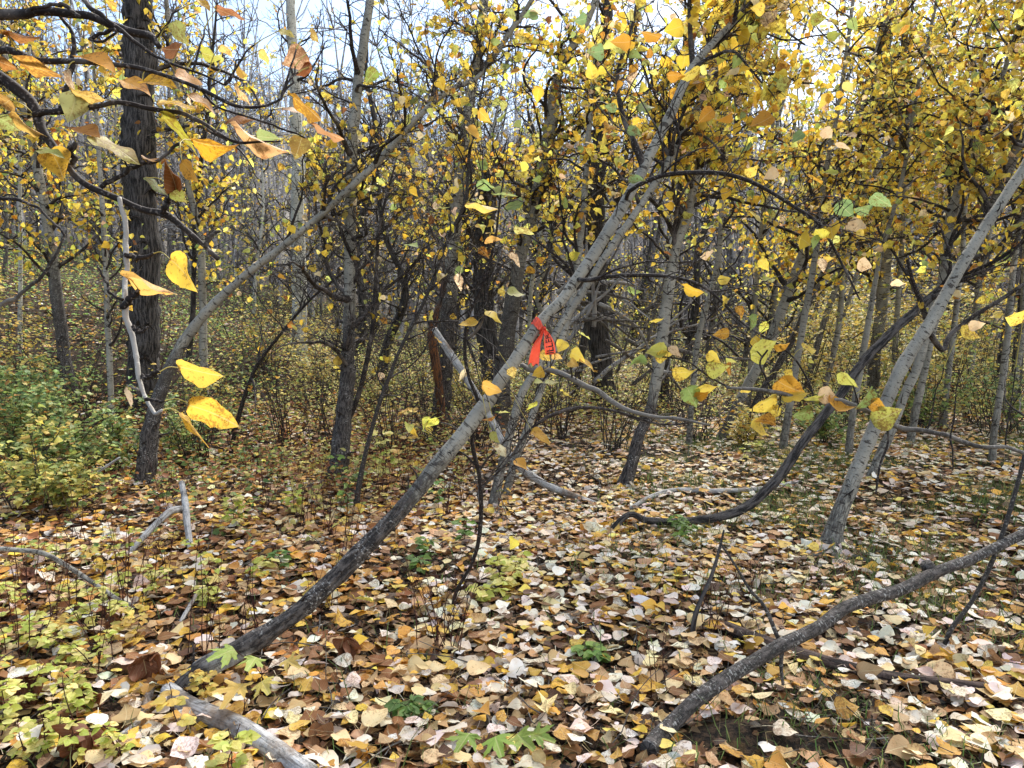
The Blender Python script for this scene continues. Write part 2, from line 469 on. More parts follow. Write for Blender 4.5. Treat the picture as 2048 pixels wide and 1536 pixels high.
# ------------------------------------------------------------------ leaves
def _tmpl(rows, petiole):
    v, uv, tri = [(0, 0.0)], [(0, 0)], []
    for y, w in rows:
        v += [(-w, y), (0, y), (w, y)]
    v.append((0, 1.0))
    n = len(rows)
    tri += [(0, 2, 1), (0, 3, 2)]
    for k in range(n - 1):
        a = 1 + 3 * k; b = a + 3
        tri += [(a, a + 1, b), (a + 1, b + 1, b), (a + 1, a + 2, b + 1), (a + 2, b + 2, b + 1)]
    a = 1 + 3 * (n - 1); e = len(v) - 1
    tri += [(a, a + 1, e), (a + 1, a + 2, e)]
    if petiole:
        p = len(v)
        v += [(-0.011, 0.01), (0.011, 0.01), (-0.009, -0.25), (0.009, -0.25), (-0.012, -0.52), (0.012, -0.52)]
        tri += [(p, p + 2, p + 1), (p + 1, p + 2, p + 3), (p + 2, p + 4, p + 3), (p + 3, p + 4, p + 5)]
    return np.array(v, float), np.array(tri)
LOD0 = _tmpl([(-0.03, .16), (.06, .30), (.18, .385), (.33, .39), (.50, .325), (.66, .22), (.80, .125), (.91, .05)], True)
LOD1 = _tmpl([(.0, .17), (.12, .34), (.34, .40), (.60, .28), (.82, .12)], False)
LOD2 = _tmpl([(.10, .32), (.50, .36)], False)
LOD3 = (np.array([(0, 0), (-.36, .35), (.36, .35), (0, 1.0)], float), np.array([(0, 2, 1), (1, 2, 3)]))

def frames(ydir, nrm):
    y = norm(ydir); z = norm(nrm - (nrm * y).sum(-1, keepdims=True) * y); x = np.cross(y, z)
    return x, y, z

def leaves(acc, lod, pos, ydir, nrm, size, col, rng, fold=(0.0, 0.45), curl=(-0.35, 0.35), wave=0.08, width=None, ids=None):
    """one leaf blade per row, bent along and across its midrib"""
    N = len(pos)
    if N == 0: return
    T, tri = lod
    x, y, z = frames(ydir, nrm)
    hv = np.exp(rng.normal(0, .45, N))[:, None]
    f = np.clip(rng.uniform(*fold, N)[:, None] * hv, -1.1, 1.1); c = np.clip(rng.uniform(*curl, N)[:, None] * hv, -1.3, 1.3)
    ph = rng.uniform(0, 6.28, (N, 2)); tw = rng.normal(0, 0.14, N)[:, None]
    u, v = T[None, :, 0], T[None, :, 1]
    if width is not None: u = u * np.asarray(width)[:, None]
    else: u = u * rng.uniform(0.74, 1.28, N)[:, None]
    hz = np.abs(u) * f + c * (v - 0.4) ** 2 + wave * np.sin(v * 9 + ph[:, :1]) * np.abs(u) * 2.5 + tw * u * (v - .3) \
        + wave * 0.8 * np.sin(u * 11 + ph[:, 1:])* (v>0.02)
    uu = u * np.sqrt(np.clip(1 - (f * 0.7) ** 2, 0.2, 1))
    bend = rng.normal(0, 0.06, N)[:, None]
    uu = uu + bend * (v - 0.2) ** 2 * 2
    if T.shape[0] > 24: uu = uu * (1 + rng.normal(0, .05, uu.shape))      # nibbled, uneven margins
    s = np.asarray(size)[:, None, None]
    pp = pos[:, None] + s * (uu[..., None] * x[:, None] + v[..., None] * np.ones_like(uu)[..., None] * y[:, None] + hz[..., None] * z[:, None])
    nv = T.shape[0]
    cc = np.concatenate([col[:, :3], rng.uniform(0, 1, (N, 1))], 1)
    cc = np.broadcast_to(cc[:, None], (N, nv, 4))
    uvv = np.broadcast_to(np.stack([u * np.ones_like(uu), v * np.ones_like(uu)], -1), (N, nv, 2))
    tt = (tri[None] + (np.arange(N) * nv)[:, None, None]).reshape(-1, 3)
    acc.add(pp.reshape(-1, 3), tris=tt, col=cc.reshape(-1, 4), uv=uvv.reshape(-1, 2))

def palette(rng, N, cols, wts, jit=0.16):
    cols = np.array(cols, float); w = np.array(wts, float); w /= w.sum()
    i = rng.choice(len(cols), N, p=w)
    c = cols[i] * np.exp(rng.normal(0, jit, (N, 1))) * np.exp(rng.normal(0, jit * 0.35, (N, 3)))
    return np.clip(c, 0.003, 0.9)
YEL, GOLD, ORG, GRN, LIME, PEACH, BRN = (0.86, 0.67, 0.11), (0.80, 0.54, 0.06), (0.58, 0.28, 0.045), (0.28, 0.36, 0.11), (0.68, 0.66, 0.18), (0.80, 0.60, 0.36), (0.24, 0.10, 0.03)
CROWN = ([YEL, GOLD, ORG, GRN, LIME, PEACH, BRN], [40, 30, 6, 8, 12, 7, 3])
CROWN_GREENISH = ([YEL, GOLD, GRN, LIME, PEACH], [38, 20, 14, 22, 5])
CREAM, TAN, PALEY = (0.80, 0.73, 0.61), (0.52, 0.33, 0.16), (0.76, 0.60, 0.32)
LITTER = ([CREAM, TAN, PALEY, (0.76, 0.46, 0.06), (0.80, 0.60, 0.12), (0.60, 0.31, 0.07), BRN, (0.09, 0.045, 0.025), (0.74, 0.63, 0.52)], [36, 17, 13, 13, 5, 8, 7, 4, 9])

def leaf_obj(name, parent, lod, pos, ydir, nrm, size, col, rng, mat, **kw):
    """a single leaf as a part"""
    a = Acc()
    leaves(a, lod, np.array([pos]), np.array([ydir]), np.array([nrm]), np.array([size]), np.array([col]), rng, **kw)
    return a.build(name, mat, parent)

# shared leaf shapes for individual leaves: mesh variants of unit size lying in their own frame
def leaf_variants(n, rng, pal, mat, lod=LOD0, name="leaf", **kw):
    out = []
    for i in range(n):
        a = Acc()
        leaves(a, lod, np.zeros((1, 3)), np.array([[0, 1., 0]]), np.array([[0, 0, 1.]]), np.ones(1), palette(rng, 1, *pal), rng, **kw)
        out.append(a.mesh(name, mat))
    return out
def place_leaf(name, me, parent, pos, ydir, nrm, size):
    o = bpy.data.objects.new(name, me)
    sc.collection.objects.link(o)
    x, y, z = frames(np.asarray(ydir)[None], np.asarray(nrm)[None])
    m = Matrix([[x[0][i] * size, y[0][i] * size, z[0][i] * size, pos[i]] for i in range(3)] + [[0, 0, 0, 1]])
    if parent is not None:
        o.parent = parent
        b = parent['_o']
        m = Matrix.Translation((-b[0], -b[1], -b[2])) @ m
    o.matrix_basis = m
    return o

# ------------------------------------------------------------------ ground
def build_ground():
    a = Acc()
    r = np.concatenate([[0.0], np.geomspace(0.25, 14, 230), np.geomspace(14.5, 620, 90)])
    th = np.linspace(0, 2 * np.pi, 361)[:-1]
    # finer where the place is seen from, coarser behind
    th = th + 0.42 * np.sin(2 * (th - np.pi / 2)) * -0.5 * 0 
    X = r[:, None] * np.cos(th); Y = r[:, None] * np.sin(th)
    Z = ground_z(X, Y)
    v = np.stack([X, Y, Z], -1)
    i = np.arange(v.shape[0] * v.shape[1]).reshape(v.shape[:2]); j = np.roll(i, -1, 1)
    q = np.stack([i[:-1], i[1:], j[1:], j[:-1]], -1)
    a.add(v, quads=q.reshape(-1, 4))
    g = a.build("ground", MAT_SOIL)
    g['kind'] = 'structure'; g['label'] = 'dark forest soil rising to a pale wooded hillside'
    g['_o'] = [0.0, 0.0, 0.0]
    return g
ground = build_ground()

def wedge(rng, n, r0, r1, half=44):
    r = np.sqrt(rng.uniform(r0 ** 2, r1 ** 2, n)); t = rng.uniform(-R(half), R(half), n)
    return r * np.sin(t), r * np.cos(t)

def litter_density(x, y):
    d = 0.5 + 0.5 * vn(x / 0.35, y / 0.35, 21) * 0.9 + 0.25 * vn(x / 1.3, y / 1.3, 22)
    mound = np.exp(-(((x - 0.74) / 0.24) ** 2 + ((y - 2.20) / 0.11) ** 2) * 1.2)
    dark = np.exp(-(((x - 0.35) / 0.35) ** 2 + ((y - 3.0) / 0.35) ** 2)) * 0.6
    return np.clip(d + 0.36, 0.0, 1) * (1 - 0.97 * np.clip(mound * 1.8, 0, 1)) * (1 - dark * 0.3)

def build_litter():
    rng = RS(11)
    acc = Acc()
    bands = [(1.35, 3.2, 900, LOD0), (3.2, 5.4, 820, LOD1), (5.4, 10.0, 560, LOD2), (10.0, 17.0, 190, LOD3), (17, 30, 30, LOD3)]
    for r0, r1, dens, lod in bands:
        n = int(dens * math.pi * (r1 ** 2 - r0 ** 2) * 88 / 360)
        x, y = wedge(rng, n, r0, r1)
        k = rng.uniform(0, 1, n) < litter_density(x, y)
        x, y = x[k], y[k]; n = len(x)
        lay = rng.uniform(0, 1, n)
        z = ground_z(x, y) + 0.006 + 0.035 * lay ** 1.3
        tilt = rng.normal(0, 0.16 + 0.24 * rng.uniform(0, 1, (n, 1)) ** 2, (n, 2))
        nr = np.stack([tilt[:, 0], tilt[:, 1] - 0.05, np.ones(n)], -1)
        nr[:, :2] *= np.where(rng.uniform(0, 1, (n, 1)) < .12, 2.6, 1)
        th = rng.uniform(0, 6.283, n)
        yd = np.stack([np.cos(th), np.sin(th), rng.normal(0, 0.12, n)], -1)
        # fewer pale leaves low in the layer: the lower ones have rotted
        col = palette(rng, n, *LITTER)
        low = lay < 0.28
        col[low] = palette(rng, int(low.sum()), [TAN, BRN, (0.09, 0.045, 0.025), ORG], [4, 3, 2, 1])
        left = (x / np.maximum(y, .1) < -0.12) & (rng.uniform(0, 1, n) < 0.35 + .25 * ss(y, 2.6, 5))
        col[left] = palette(rng, int(left.sum()), [ORG, BRN, TAN, GOLD], [2, 3, 2, 1])
        sz = np.clip(rng.normal(0.057, 0.017, n), 0.022, 0.102)
        if lod is LOD0:
            px, py, zz = proj(np.stack([x, y, z], -1))
            vis = (px > 0) & (px < 2048) & (py < 1536) & (lay > 0.55)
            idx = np.where(vis)[0]
            big = idx[np.argsort(-(sz / zz)[idx])][:300]
            ms = leaf_variants(48, rng, LITTER, MAT_LITTER, name="fallen_leaf", fold=(-.2, .32), curl=(-.3, .32), wave=0.05)
            for q, b in enumerate(big):
                place_leaf("fallen_leaf", ms[q % 48], ground, (x[b], y[b], z[b] + 0.008), yd[b], nr[b], sz[b])
            m = np.ones(n, bool); m[big] = False
        else: m = np.ones(n, bool)
        leaves(acc, lod, np.stack([x, y, z], -1)[m], yd[m], nr[m], sz[m], col[m], rng, fold=(-.2, .32), curl=(-.3, .32), wave=0.05)
    acc.build("leaf_litter", MAT_LITTER, ground, kind='stuff')
    # crumbled brown leaf bits and dark crumbs between the fresh leaves
    acc = Acc()
    x, y = wedge(rng, 60000, 1.35, 7.0)
    n = len(x)
    k = rng.uniform(0, 1, n) < np.minimum(.85, litter_density(x, y) * 2)
    x, y = x[k], y[k]; n = len(x)
    z = ground_z(x, y) + 0.004
    th = rng.uniform(0, 6.283, n)
    leaves(acc, LOD2, np.stack([x, y, z], -1), np.stack([np.cos(th), np.sin(th), rng.normal(0, .3, n)], -1),
           np.stack([rng.normal(0, .5, n), rng.normal(0, .5, n), np.ones(n)], -1), rng.uniform(0.014, 0.050, n),
           palette(rng, n, [(0.06, 0.034, 0.02), (0.16, 0.085, 0.04), (0.30, 0.18, 0.085), (0.022, 0.016, 0.012)], [3, 4, 3, 2]), rng, wave=0.15)
    acc.build("leaf_crumbs", MAT_LITTER, ground, kind='stuff')
    acc = Acc(); x, y = wedge(rng, 1500, 1.4, 8); n = len(x); th = rng.uniform(0, 6.28, n)
    pt = grow(rng, np.column_stack([x, y, ground_z(x, y) + .022]), np.column_stack([np.cos(th), np.sin(th), rng.normal(.02, .05, n)]), rng.uniform(.05, .38, n), 7, .12)
    pt[..., 2] = np.maximum(pt[..., 2], ground_z(pt[..., 0], pt[..., 1]) + .018)
    tubes(acc, pt, np.linspace(1, .5, 7)[None] * rng.uniform(.0012, .0035, (n, 1)), 4, col=(.5, .5, .5, 1))
    acc.build("fallen_twigs", MAT_GREYTWIG, ground, kind='stuff')
build_litter()

# ------------------------------------------------------------------ trees
LEAF_RNG = RS(77)
VAR_LEAF = leaf_variants(40, LEAF_RNG, CROWN, MAT_LEAF, name="leaf", fold=(-.1, .5), curl=(-.5, .4), wave=0.06)
LEAF_BUDGET = [2100]

def open_sky_mask(p, rng):
    """the photograph's crowns thin out towards the open sky left of the middle"""
    px, py, z = proj(p)
    e = np.exp(-(((px - 720) / 300) ** 2 + ((py - 60) / 190) ** 2))
    e2 = 0.8 * np.exp(-(((px - 1350) / 90) ** 2 + ((py - 90) / 90) ** 2))
    e3 = .12 * ss(px, 1300, 1550) * ss(py, -250, 60)      # the stand on the right is airy, lit from behind
    keep = rng.uniform(0, 1, len(p)) > np.maximum(0.72 * np.maximum(e, e2), e3)
    return keep

def crown_leaves(rng, ends, dirs, per, size, pal):
    """leaves clustered at twig ends"""
    n = len(ends)
    c = rng.poisson(per, n)
    i = np.repeat(np.arange(n), c); m = len(i)
    if m == 0: return None
    p = ends[i] + rng.normal(0, 0.35, (m, 3)) * size
    d = norm(dirs[i] * 0.5 + rng.normal(0, 0.75, (m, 3)) + np.array([0, 0, -0.45]))
    nr = rng.normal(0, 1, (m, 3)) + np.array([0, -0.35, 0.7])
    s = np.clip(rng.normal(size, size * 0.2, m), size * .5, size * 1.6)
    return p, d, nr, s, palette(rng, m, *pal)

def poplar(name, label, cat, ctrl, D0=None, D1=None, ext=1.5, age=(0.6, 0.25), mat=None, limbs=12, limb_len=0.9, limb_t=(0.25, 0.98),
           density=1.0, size=0.062, pal=CROWN, seed=1, sides=18, group=None, extra=(), indiv=60, lmat=None, upb=0.5, bare=None, rot=None,
           ridge=0.10, lump=0.05, flare=1.0, joined=False, lean_floor=.55, snag=False, twigs=1.0, n2=11):
    """ctrl rows (photo x, photo y, width in photo px) from the base up; extra: (rows, depth start, depth end) limbs read from the photo"""
    rng = RS(seed)
    if D0 is None: D0 = float(G(ctrl[0][0], ctrl[0][1])[1])
    if D1 is None: D1 = D0
    c = np.array(ctrl, float)
    seg = np.concatenate([[0], np.cumsum(np.hypot(np.diff(c[:, 0]), np.diff(c[:, 1])))]); seg /= seg[-1]
    rows = []
    gx, gy = np.gradient(c[:, 0]), np.gradient(c[:, 1])
    wf = np.clip((np.abs(gy) / np.hypot(gx, gy)) ** 1.35, lean_floor, 1) * 0.96
    wf = wf * np.where(wf < .93, .80, .94)      # widths were read level across slanting stems
    for (px, py, w), s, f_ in zip(c, seg, wf):
        D = D0 + (D1 - D0) * s
        rows.append(list(P(px, py, D)) + [w * f_ / 2 / F_PX * D])
    rows = np.array(rows)
    d0 = norm(rows[1, :3] - rows[0, :3])
    b = rows[0].copy(); gz = float(ground_z(b[0], b[1]))
    if b[2] > gz + 0.03:      # hidden foot: carry the trunk on down to the soil
        k = (b[2] - gz + 0.06) / max(d0[2], 0.5)
        nb = b.copy(); nb[:3] = b[:3] - d0 * k * np.array([0.6, 0.6, 1]); nb[3] *= 1.15
        nb[2] = float(ground_z(nb[0], nb[1])) - 0.06
        rows = np.vstack([nb, rows])
    else:
        nb = b.copy(); nb[:3] -= d0 * 0.08; rows = np.vstack([nb, rows])
    if ext > 0:
        d = norm(rows[-1, :3] - rows[-3, :3]); up = norm(d + np.array([0, 0, 0.25]))
        e1 = rows[-1].copy(); e1[:3] += up * ext * .5; e1[3] *= 0.65
        e2 = e1.copy(); e2[:3] += norm(up + np.array([0, 0, .3])) * ext * .5; e2[3] *= 0.3
        rows = np.vstack([rows, e1, e2])
    total = np.linalg.norm(np.diff(rows[:, :3], axis=0), axis=1).sum()
    fine = D0 < 7.5
    n = int(np.clip(total / (0.012 if fine and D0 < 4 else 0.03 if fine else 0.08), 24, 330))
    s = smooth(rows, n)
    s[:, :3] += np.stack([vn(np.arange(n) * 0.035 * total, np.zeros(n), seed + q) for q in range(3)], 1) * 0.12 * s[:, 3:4]
    t = np.linspace(0, 1, n)
    L = t * total
    s[:, 3] *= 1 + 0.35 * flare * np.exp(-L / (2.2 * rows[1, 3]))
    # slight swellings where old branches left the stem
    for q in rng.uniform(0.05, 1, int(total * 5)):
        s[:, 3] *= 1 + 0.07 * np.exp(-((L - q * total) / (0.5 * rows[1, 3])) ** 2)
    ag = np.clip(age[0] * (1 - ss(t, age[1] * 0.3, age[1] * 1.3)) + (age[2] if len(age) > 2 else 0.0), 0, 1)
    col = np.zeros((n, 4)); col[:, 0] = ag; col[:, 3] = 1
    if bare: col[:, 1] = bare[0] * ss(t, bare[1] - .03, bare[1]) * (1 - ss(t, bare[2], bare[2] + .03))
    if rot: col[:, 2] = rot[0] * ss(t, rot[1] - .05, rot[1]) * (1 - ss(t, rot[2], rot[2] + .08))
    base = rows[0, :3].copy(); base[2] = float(ground_z(base[0], base[1]))
    th = thing(name, label, cat, base, group)
    mat = mat or MAT_BARK; lmat = lmat or MAT_TWIG
    S = (sides * 2 if D0 < 3.4 else sides) if fine else max(8, sides // 2)
    a = Acc()
    tubes(a, s[:, :3], s[:, 3], S, col=col, uvs=True, bark=(ridge * 2.2, lump, np.maximum(ag, 0.08)), seed=seed, cap=True)
    if snag:          # splintered top
        for q in range(14):
            st = s[-2, :3] + rng.normal(0, 0.5, 3) * s[-1, 3]
            pts = grow(rng, st[None], (norm(s[-1, :3] - s[-4, :3]) + rng.normal(0, .12, 3))[None], np.array([rng.uniform(.1, .45)]), 4, .05)
            tubes(a, pts, np.linspace(.025, .002, 4)[None] * np.ones((1, 1)), 4, col=(0.9, 0.3, 0.2, 1), uvs=True, seed=q)
    a.build("trunk", mat, th)
    if D0 < 9.5 and not snag and total > .8:          # dark crescent scars above old branches
        sc_ = Acc()
        for q in range(int(total * (9 if D0 < 7 else 6))):
            i = rng.randint(3, n - 4); Tq = norm(s[i + 1, :3] - s[i - 1, :3]); rf = norm(np.array([0, 1., 0]) - Tq[1] * Tq); nf = np.cross(Tq, rf)
            a0 = rng.uniform(0, 6.28); hw = rng.uniform(.25, .75); aa = np.linspace(-1, 1, 9); rq = s[i, 3]
            dz = -(aa ** 2) * rq * rng.uniform(.25, .9)
            pq = s[i, :3] + (rq * 1.0) * (np.cos(a0 + aa * hw)[:, None] * rf + np.sin(a0 + aa * hw)[:, None] * nf) + dz[:, None] * Tq
            tubes(sc_, pq, (1 - .85 * aa ** 2) * rq * rng.uniform(.05, .13), 5, col=(.15, .15, .15, 1))
            if rng.uniform() < .35:
                tubes(sc_, grow(rng, pq[4:5], (np.cos(a0) * rf + np.sin(a0) * nf + Tq * .5)[None], np.array([rng.uniform(.02, .10)]), 4, .2), np.linspace(.3, .12, 4)[None] * rq * .5, 5, col=(.2, .2, .2, 1))
        sc_.build("branch_scars", MAT_TWIG, th, kind='stuff')
    limbs = int(limbs * (1.7 if fine else 1.5))
    # ---- limbs
    jobs = []        # (points K3, radii)
    for rows_e, da, db in extra:
        e = np.array(rows_e, float); sg = np.linspace(0, 1, len(e))
        w3 = np.array([list(P(x, y, da + (db - da) * q)) + [w * .8 / 2 / F_PX * (da + (db - da) * q)] for (x, y, w), q in zip(e, sg)])
        i0 = np.argmin(np.linalg.norm(s[:, :3] - w3[0, :3], axis=1))   # joined to the stem it grows from
        if np.linalg.norm(s[i0, :3] - w3[0, :3]) < 0.6:
            w3 = np.vstack([np.append(s[i0, :3], w3[0, 3] * 1.1), w3[0 if np.linalg.norm(s[i0, :3] - w3[0, :3]) > .06 else 1:]])
        sm = smooth(w3, 26)
        jobs.append((sm[:, :3], np.maximum(sm[:, 3], 0.0012), True))
    if limbs:
        tt = rng.uniform(limb_t[0], limb_t[1], limbs); ii = (tt * (n - 2)).astype(int)
        T = norm(s[ii + 1, :3] - s[ii, :3]); LL = limb_len * rng.uniform(.5, 1.55, limbs) * (1.1 - 0.5 * tt)
        dd = side_dirs(rng, T, rng.uniform(0.7, 1.25, limbs), upb)
        pts = grow(rng, s[ii, :3], dd, LL, 14, 0.20, 0.035)
        for q in range(limbs):
            r0 = min(s[ii[q], 3] * 0.5, 0.006 + 0.014 * LL[q])
            rad = np.linspace(1, 0.22, 14) * r0; rad[0] *= 1.7; rad[1] *= 1.15
            if np.min(np.linalg.norm(pts[q] - CAM, axis=1)) < 1.0 + LL[q] * .25: continue
            jobs.append((pts[q], rad, False))
    leafy = c[len(c) // 2, 0] > 1300; tr = .58 if leafy else .85      # the leafy stand carries thinner twigs
    if leafy: n2 = int(n2 * .75); density = density * 1.25
    allp = []; mo = Acc()
    for q, (bp_, br_, ex) in enumerate(jobs):
        acc = mo if joined else Acc()
        K = len(bp_)
        cj = (rng.uniform(.3, .7),) * 3 + (1,)
        tubes(acc, bp_, br_, 7 if fine else 4, col=cj)
        Lb = np.linalg.norm(np.diff(bp_, axis=0), axis=1).sum()
        m = max(2, int((n2 + rng.randint(0, 4)) * Lb * 1.3 * twigs)) if Lb > .12 else 0
        if m:
            ti = rng.uniform(0.12, 1, m); ib = np.minimum((ti * (K - 1)).astype(int), K - 2)
            T = norm(bp_[ib + 1] - bp_[ib]); l2 = rng.uniform(.12, .5, m) * min(1.0, Lb) * (1.2 - .6 * ti)
            d2 = side_dirs(rng, T, rng.uniform(.6, 1.2, m), 0.3)
            p2 = grow(rng, bp_[ib], d2, l2, 8, 0.26, 0.03)
            ok = np.min(np.linalg.norm(p2 - CAM, axis=2), 1) > 1.15
            p2, l2, ib, ti = p2[ok], l2[ok], ib[ok], ti[ok]; m = len(p2)
            if m:
                r2 = np.minimum(br_[ib] * 0.6, 0.0032 + 0.007 * l2)[:, None] * tr * np.linspace(1, .35, 8)
                r2 = np.maximum(r2, 0.0012 if fine else 0.0018)
                tubes(acc, p2, r2, 4 if fine else 3, col=cj)
                k3 = 6
                i3 = np.repeat(np.arange(m), k3); tj = rng.randint(1, 7, len(i3))
                T3 = norm(p2[i3, np.minimum(tj + 1, 7)] - p2[i3, tj])
                d3 = side_dirs(rng, T3, rng.uniform(.5, 1.2, len(i3)), 0.4)
                p3 = grow(rng, p2[i3, tj], d3, l2[i3] * rng.uniform(.15, .55, len(i3)), 5, 0.3, 0.05)
                tubes(acc, p3, 0.0021 * tr * np.linspace(1.25, .6, 5)[None] * np.ones((len(p3), 1)), 3, col=cj)
                en = np.concatenate([p3[:, -1], p2[:, -1]]); di = np.concatenate([norm(p3[:, -1] - p3[:, -2]), norm(p2[:, -1] - p2[:, -2])])
                allp.append((en, di))
        if not joined: acc.build("branch", lmat, th)
    if joined and mo.n: mo.build("branches", lmat, th, kind='stuff')
    if allp and density > 0:
        en = np.concatenate([x[0] for x in allp]); di = np.concatenate([x[1] for x in allp])
        r = crown_leaves(rng, en, di, (0.55 if fine else 0.62) * density, size, pal)
        if r is not None:
            p, d, nr, sz, cc = r
            hi = .16 + .84 * ss(p[:, 2] - ground_z(p[:, 0], p[:, 1]), 1.5, 3.0) if fine else np.ones(len(p))      # the lower twigs are bare
            k = open_sky_mask(p, rng) & (rng.uniform(0, 1, len(p)) < hi) & (np.linalg.norm(p - CAM, axis=1) > 1.25)
            p, d, nr, sz, cc = p[k], d[k], nr[k], sz[k], cc[k]
            px, py, zz = proj(p)
            on = (px > -20) & (px < 2068) & (py > -20) & (py < 1556) & (zz > 0)
            szp = np.where(on, sz / zz * F_PX, 0)
            cap = int(min(indiv, LEAF_BUDGET[0], (szp > 11).sum()))
            pick = np.argsort(-szp)[:cap]; LEAF_BUDGET[0] -= cap
            for b_ in pick:
                place_leaf("leaf", VAR_LEAF[rng.randint(40)] if pal is CROWN else VAR_LEAF[rng.randint(40)], th, p[b_], d[b_], nr[b_], sz[b_])
            m = np.ones(len(p), bool); m[pick] = False
            zz2 = np.abs(zz)
            af = Acc()
            for lo, hi, lod in ((0, 3.6, LOD0), (3.6, 6.5, LOD1), (6.5, 11, LOD2), (11, 999, LOD3)):
                w = m & (zz2 >= lo) & (zz2 < hi)
                leaves(af, lod, p[w], d[w], nr[w], sz[w], cc[w], rng, fold=(-.1, .5), curl=(-.5, .4))
            af.build("foliage", MAT_LEAF if fine else MAT_FAR, th, kind='stuff')
    return th, s

# ------------------------------------------------------------------ the named trees, read from the photograph
ribbon_tree, RT = poplar("leaning_poplar", "leaning grey poplar with an orange ribbon tied round its stem and a charred rotting foot", "tree",
    [(350, 1395, 88), (400, 1345, 100), (480, 1300, 98), (600, 1222, 82), (700, 1125, 74), (800, 1022, 62), (860, 950, 58), (940, 850, 53), (990, 780, 45), (1040, 705, 40),
     (1075, 650, 38), (1130, 590, 38), (1180, 520, 38), (1230, 440, 34), (1290, 330, 31), (1340, 230, 28), (1385, 135, 26), (1432, 80, 24), (1500, 0, 22)],
    D1=3.6, ext=1.6, age=(0.95, 0.27), sides=22, seed=3, limbs=8, limb_t=(0.62, 0.99), limb_len=0.8, density=1.5, indiv=150, ridge=0.10, lump=0.045,
    bare=(0.52, 0.03, 0.065), flare=0.25,
    extra=[([(1262, 380, 10), (1320, 352, 12), (1400, 345, 12), (1460, 350, 11), (1520, 372, 10), (1590, 415, 9), (1640, 450, 8), (1690, 540, 6), (1720, 600, 4)], 3.2, 2.9),
           ([(1180, 560, 12), (1230, 552, 11), (1330, 552, 9), (1400, 570, 8), (1440, 600, 7), (1490, 650, 6), (1560, 690, 4)], 3.1, 2.9),
           ([(1385, 140, 14), (1380, 60, 12), (1378, -20, 10)], 3.5, 3.6),
           ([(1300, 330, 18), (1270, 290, 17), (1245, 230, 13), (1235, 150, 10), (1262, 60, 9), (1280, -20, 8)], 3.3, 3.6),
           ([(1490, 0, 9), (1540, 25, 7), (1570, 60, 6), (1610, 90, 4)], 3.6, 3.5)])
poplar("leaning_poplar", "long slender poplar leaning across the cream aspen, foot left of the forked grey stick", "tree",
    [(288, 972, 42), (298, 890, 38), (312, 810, 36), (345, 725, 35), (400, 640, 34), (480, 560, 33), (520, 528, 33), (600, 465, 31), (680, 395, 29), (760, 318, 27), (830, 240, 25),
     (900, 180, 21), (960, 150, 19), (1022, 62, 17), (1060, 5, 15)], D1=6.3, ext=1.6, age=(0.75, 0.22), seed=5, limbs=20, limb_t=(.3, 1), limb_len=1.1, density=0.9, indiv=60)
poplar("old_poplar", "thick black-barked poplar with deeply furrowed bark behind the foreground twigs", "tree",
    [(290, 720, 60), (284, 500, 60), (280, 300, 61), (277, 100, 58), (276, 0, 56)], D0=8.6, ext=2.5, age=(1.0, 9.0), mat=MAT_DARKBARK, seed=8, ridge=0.10, limbs=12, limb_t=(.4, 1), limb_len=1.6, density=0.9, indiv=20, sides=40)
poplar("aspen", "smooth cream upright aspen with a pale unbranched stem", "tree",
    [(600, 745, 34), (598, 600, 31), (596, 400, 27), (591, 200, 22), (581, 0, 18)], D0=12.5, ext=2.5, age=(0.35, 0.1), mat=MAT_PALE, seed=9, limbs=10, limb_t=(.55, 1), limb_len=1.2, density=0.3, indiv=0, sides=20, lump=.03)
poplar("poplar", "upright grey poplar with a blackened foot, right of the cream aspen", "tree",
    [(672, 962, 44), (684, 880, 36), (694, 760, 32), (697, 700, 27), (700, 500, 25), (706, 300, 24), (718, 150, 20), (740, -5, 18)], D1=6.6, ext=2, age=(0.9, 0.3), seed=12, limbs=26, limb_t=(.15, 1), limb_len=0.9, density=0.35, indiv=20,
    extra=[([(692, 850, 16), (720, 780, 13), (745, 660, 12), (752, 560, 10), (760, 450, 8), (790, 330, 5)], 6.4, 6.2)])
poplar("poplar", "grey poplar curving left among the shrubs at the left edge", "tree",
    [(146, 800, 34), (128, 700, 28), (115, 600, 25), (95, 450, 21), (75, 330, 20), (50, 230, 19), (15, 130, 17)], D0=8.5, ext=1.5, age=(0.7, 0.4), seed=14, limbs=18, density=0.9, indiv=20)
poplar("poplar_sapling", "thin olive-grey poplar sapling between the curved left poplar and the furrowed black trunk", "tree",
    [(225, 880, 13), (218, 700, 12), (212, 560, 11), (205, 420, 10), (196, 280, 8)], D0=7.2, ext=1.2, age=(0.2, 0.2), seed=15, limbs=16, limb_len=.6, density=0.9, indiv=20)
poplar("poplar", "thin kinked poplar right of the furrowed black trunk", "tree",
    [(408, 720, 17), (405, 600, 16), (402, 480, 15), (392, 430, 15), (374, 360, 14), (366, 250, 13), (345, 120, 12)], D0=8.8, ext=1.8, age=(0.2, 0.2), seed=16, limbs=16, limb_len=.9, density=1.0, indiv=20)
poplar("poplar", "mottled grey poplar with a dark snag against its foot, left of the leaning grey log", "tree",
    [(880, 830, 38), (892, 720, 33), (899, 600, 32), (905, 500, 30), (915, 400, 30), (926, 300, 27), (940, 200, 24), (956, 100, 20), (968, 0, 18)], D0=8.6, ext=2, age=(0.9, 0.3), seed=18, limbs=18, limb_t=(.3, 1), limb_len=1.1, density=0.8, indiv=30)
poplar("broken_snag", "short rotten brown snag split at the top, standing against a mottled poplar", "snag",
    [(876, 760, 20), (866, 690, 20), (866, 650, 18), (878, 610, 13), (886, 580, 7)], D0=8.2, ext=0, age=(0.9, 2.0), seed=19, limbs=0, mat=MAT_DARKBARK, rot=(1.0, .1, .85), snag=True, flare=.3)
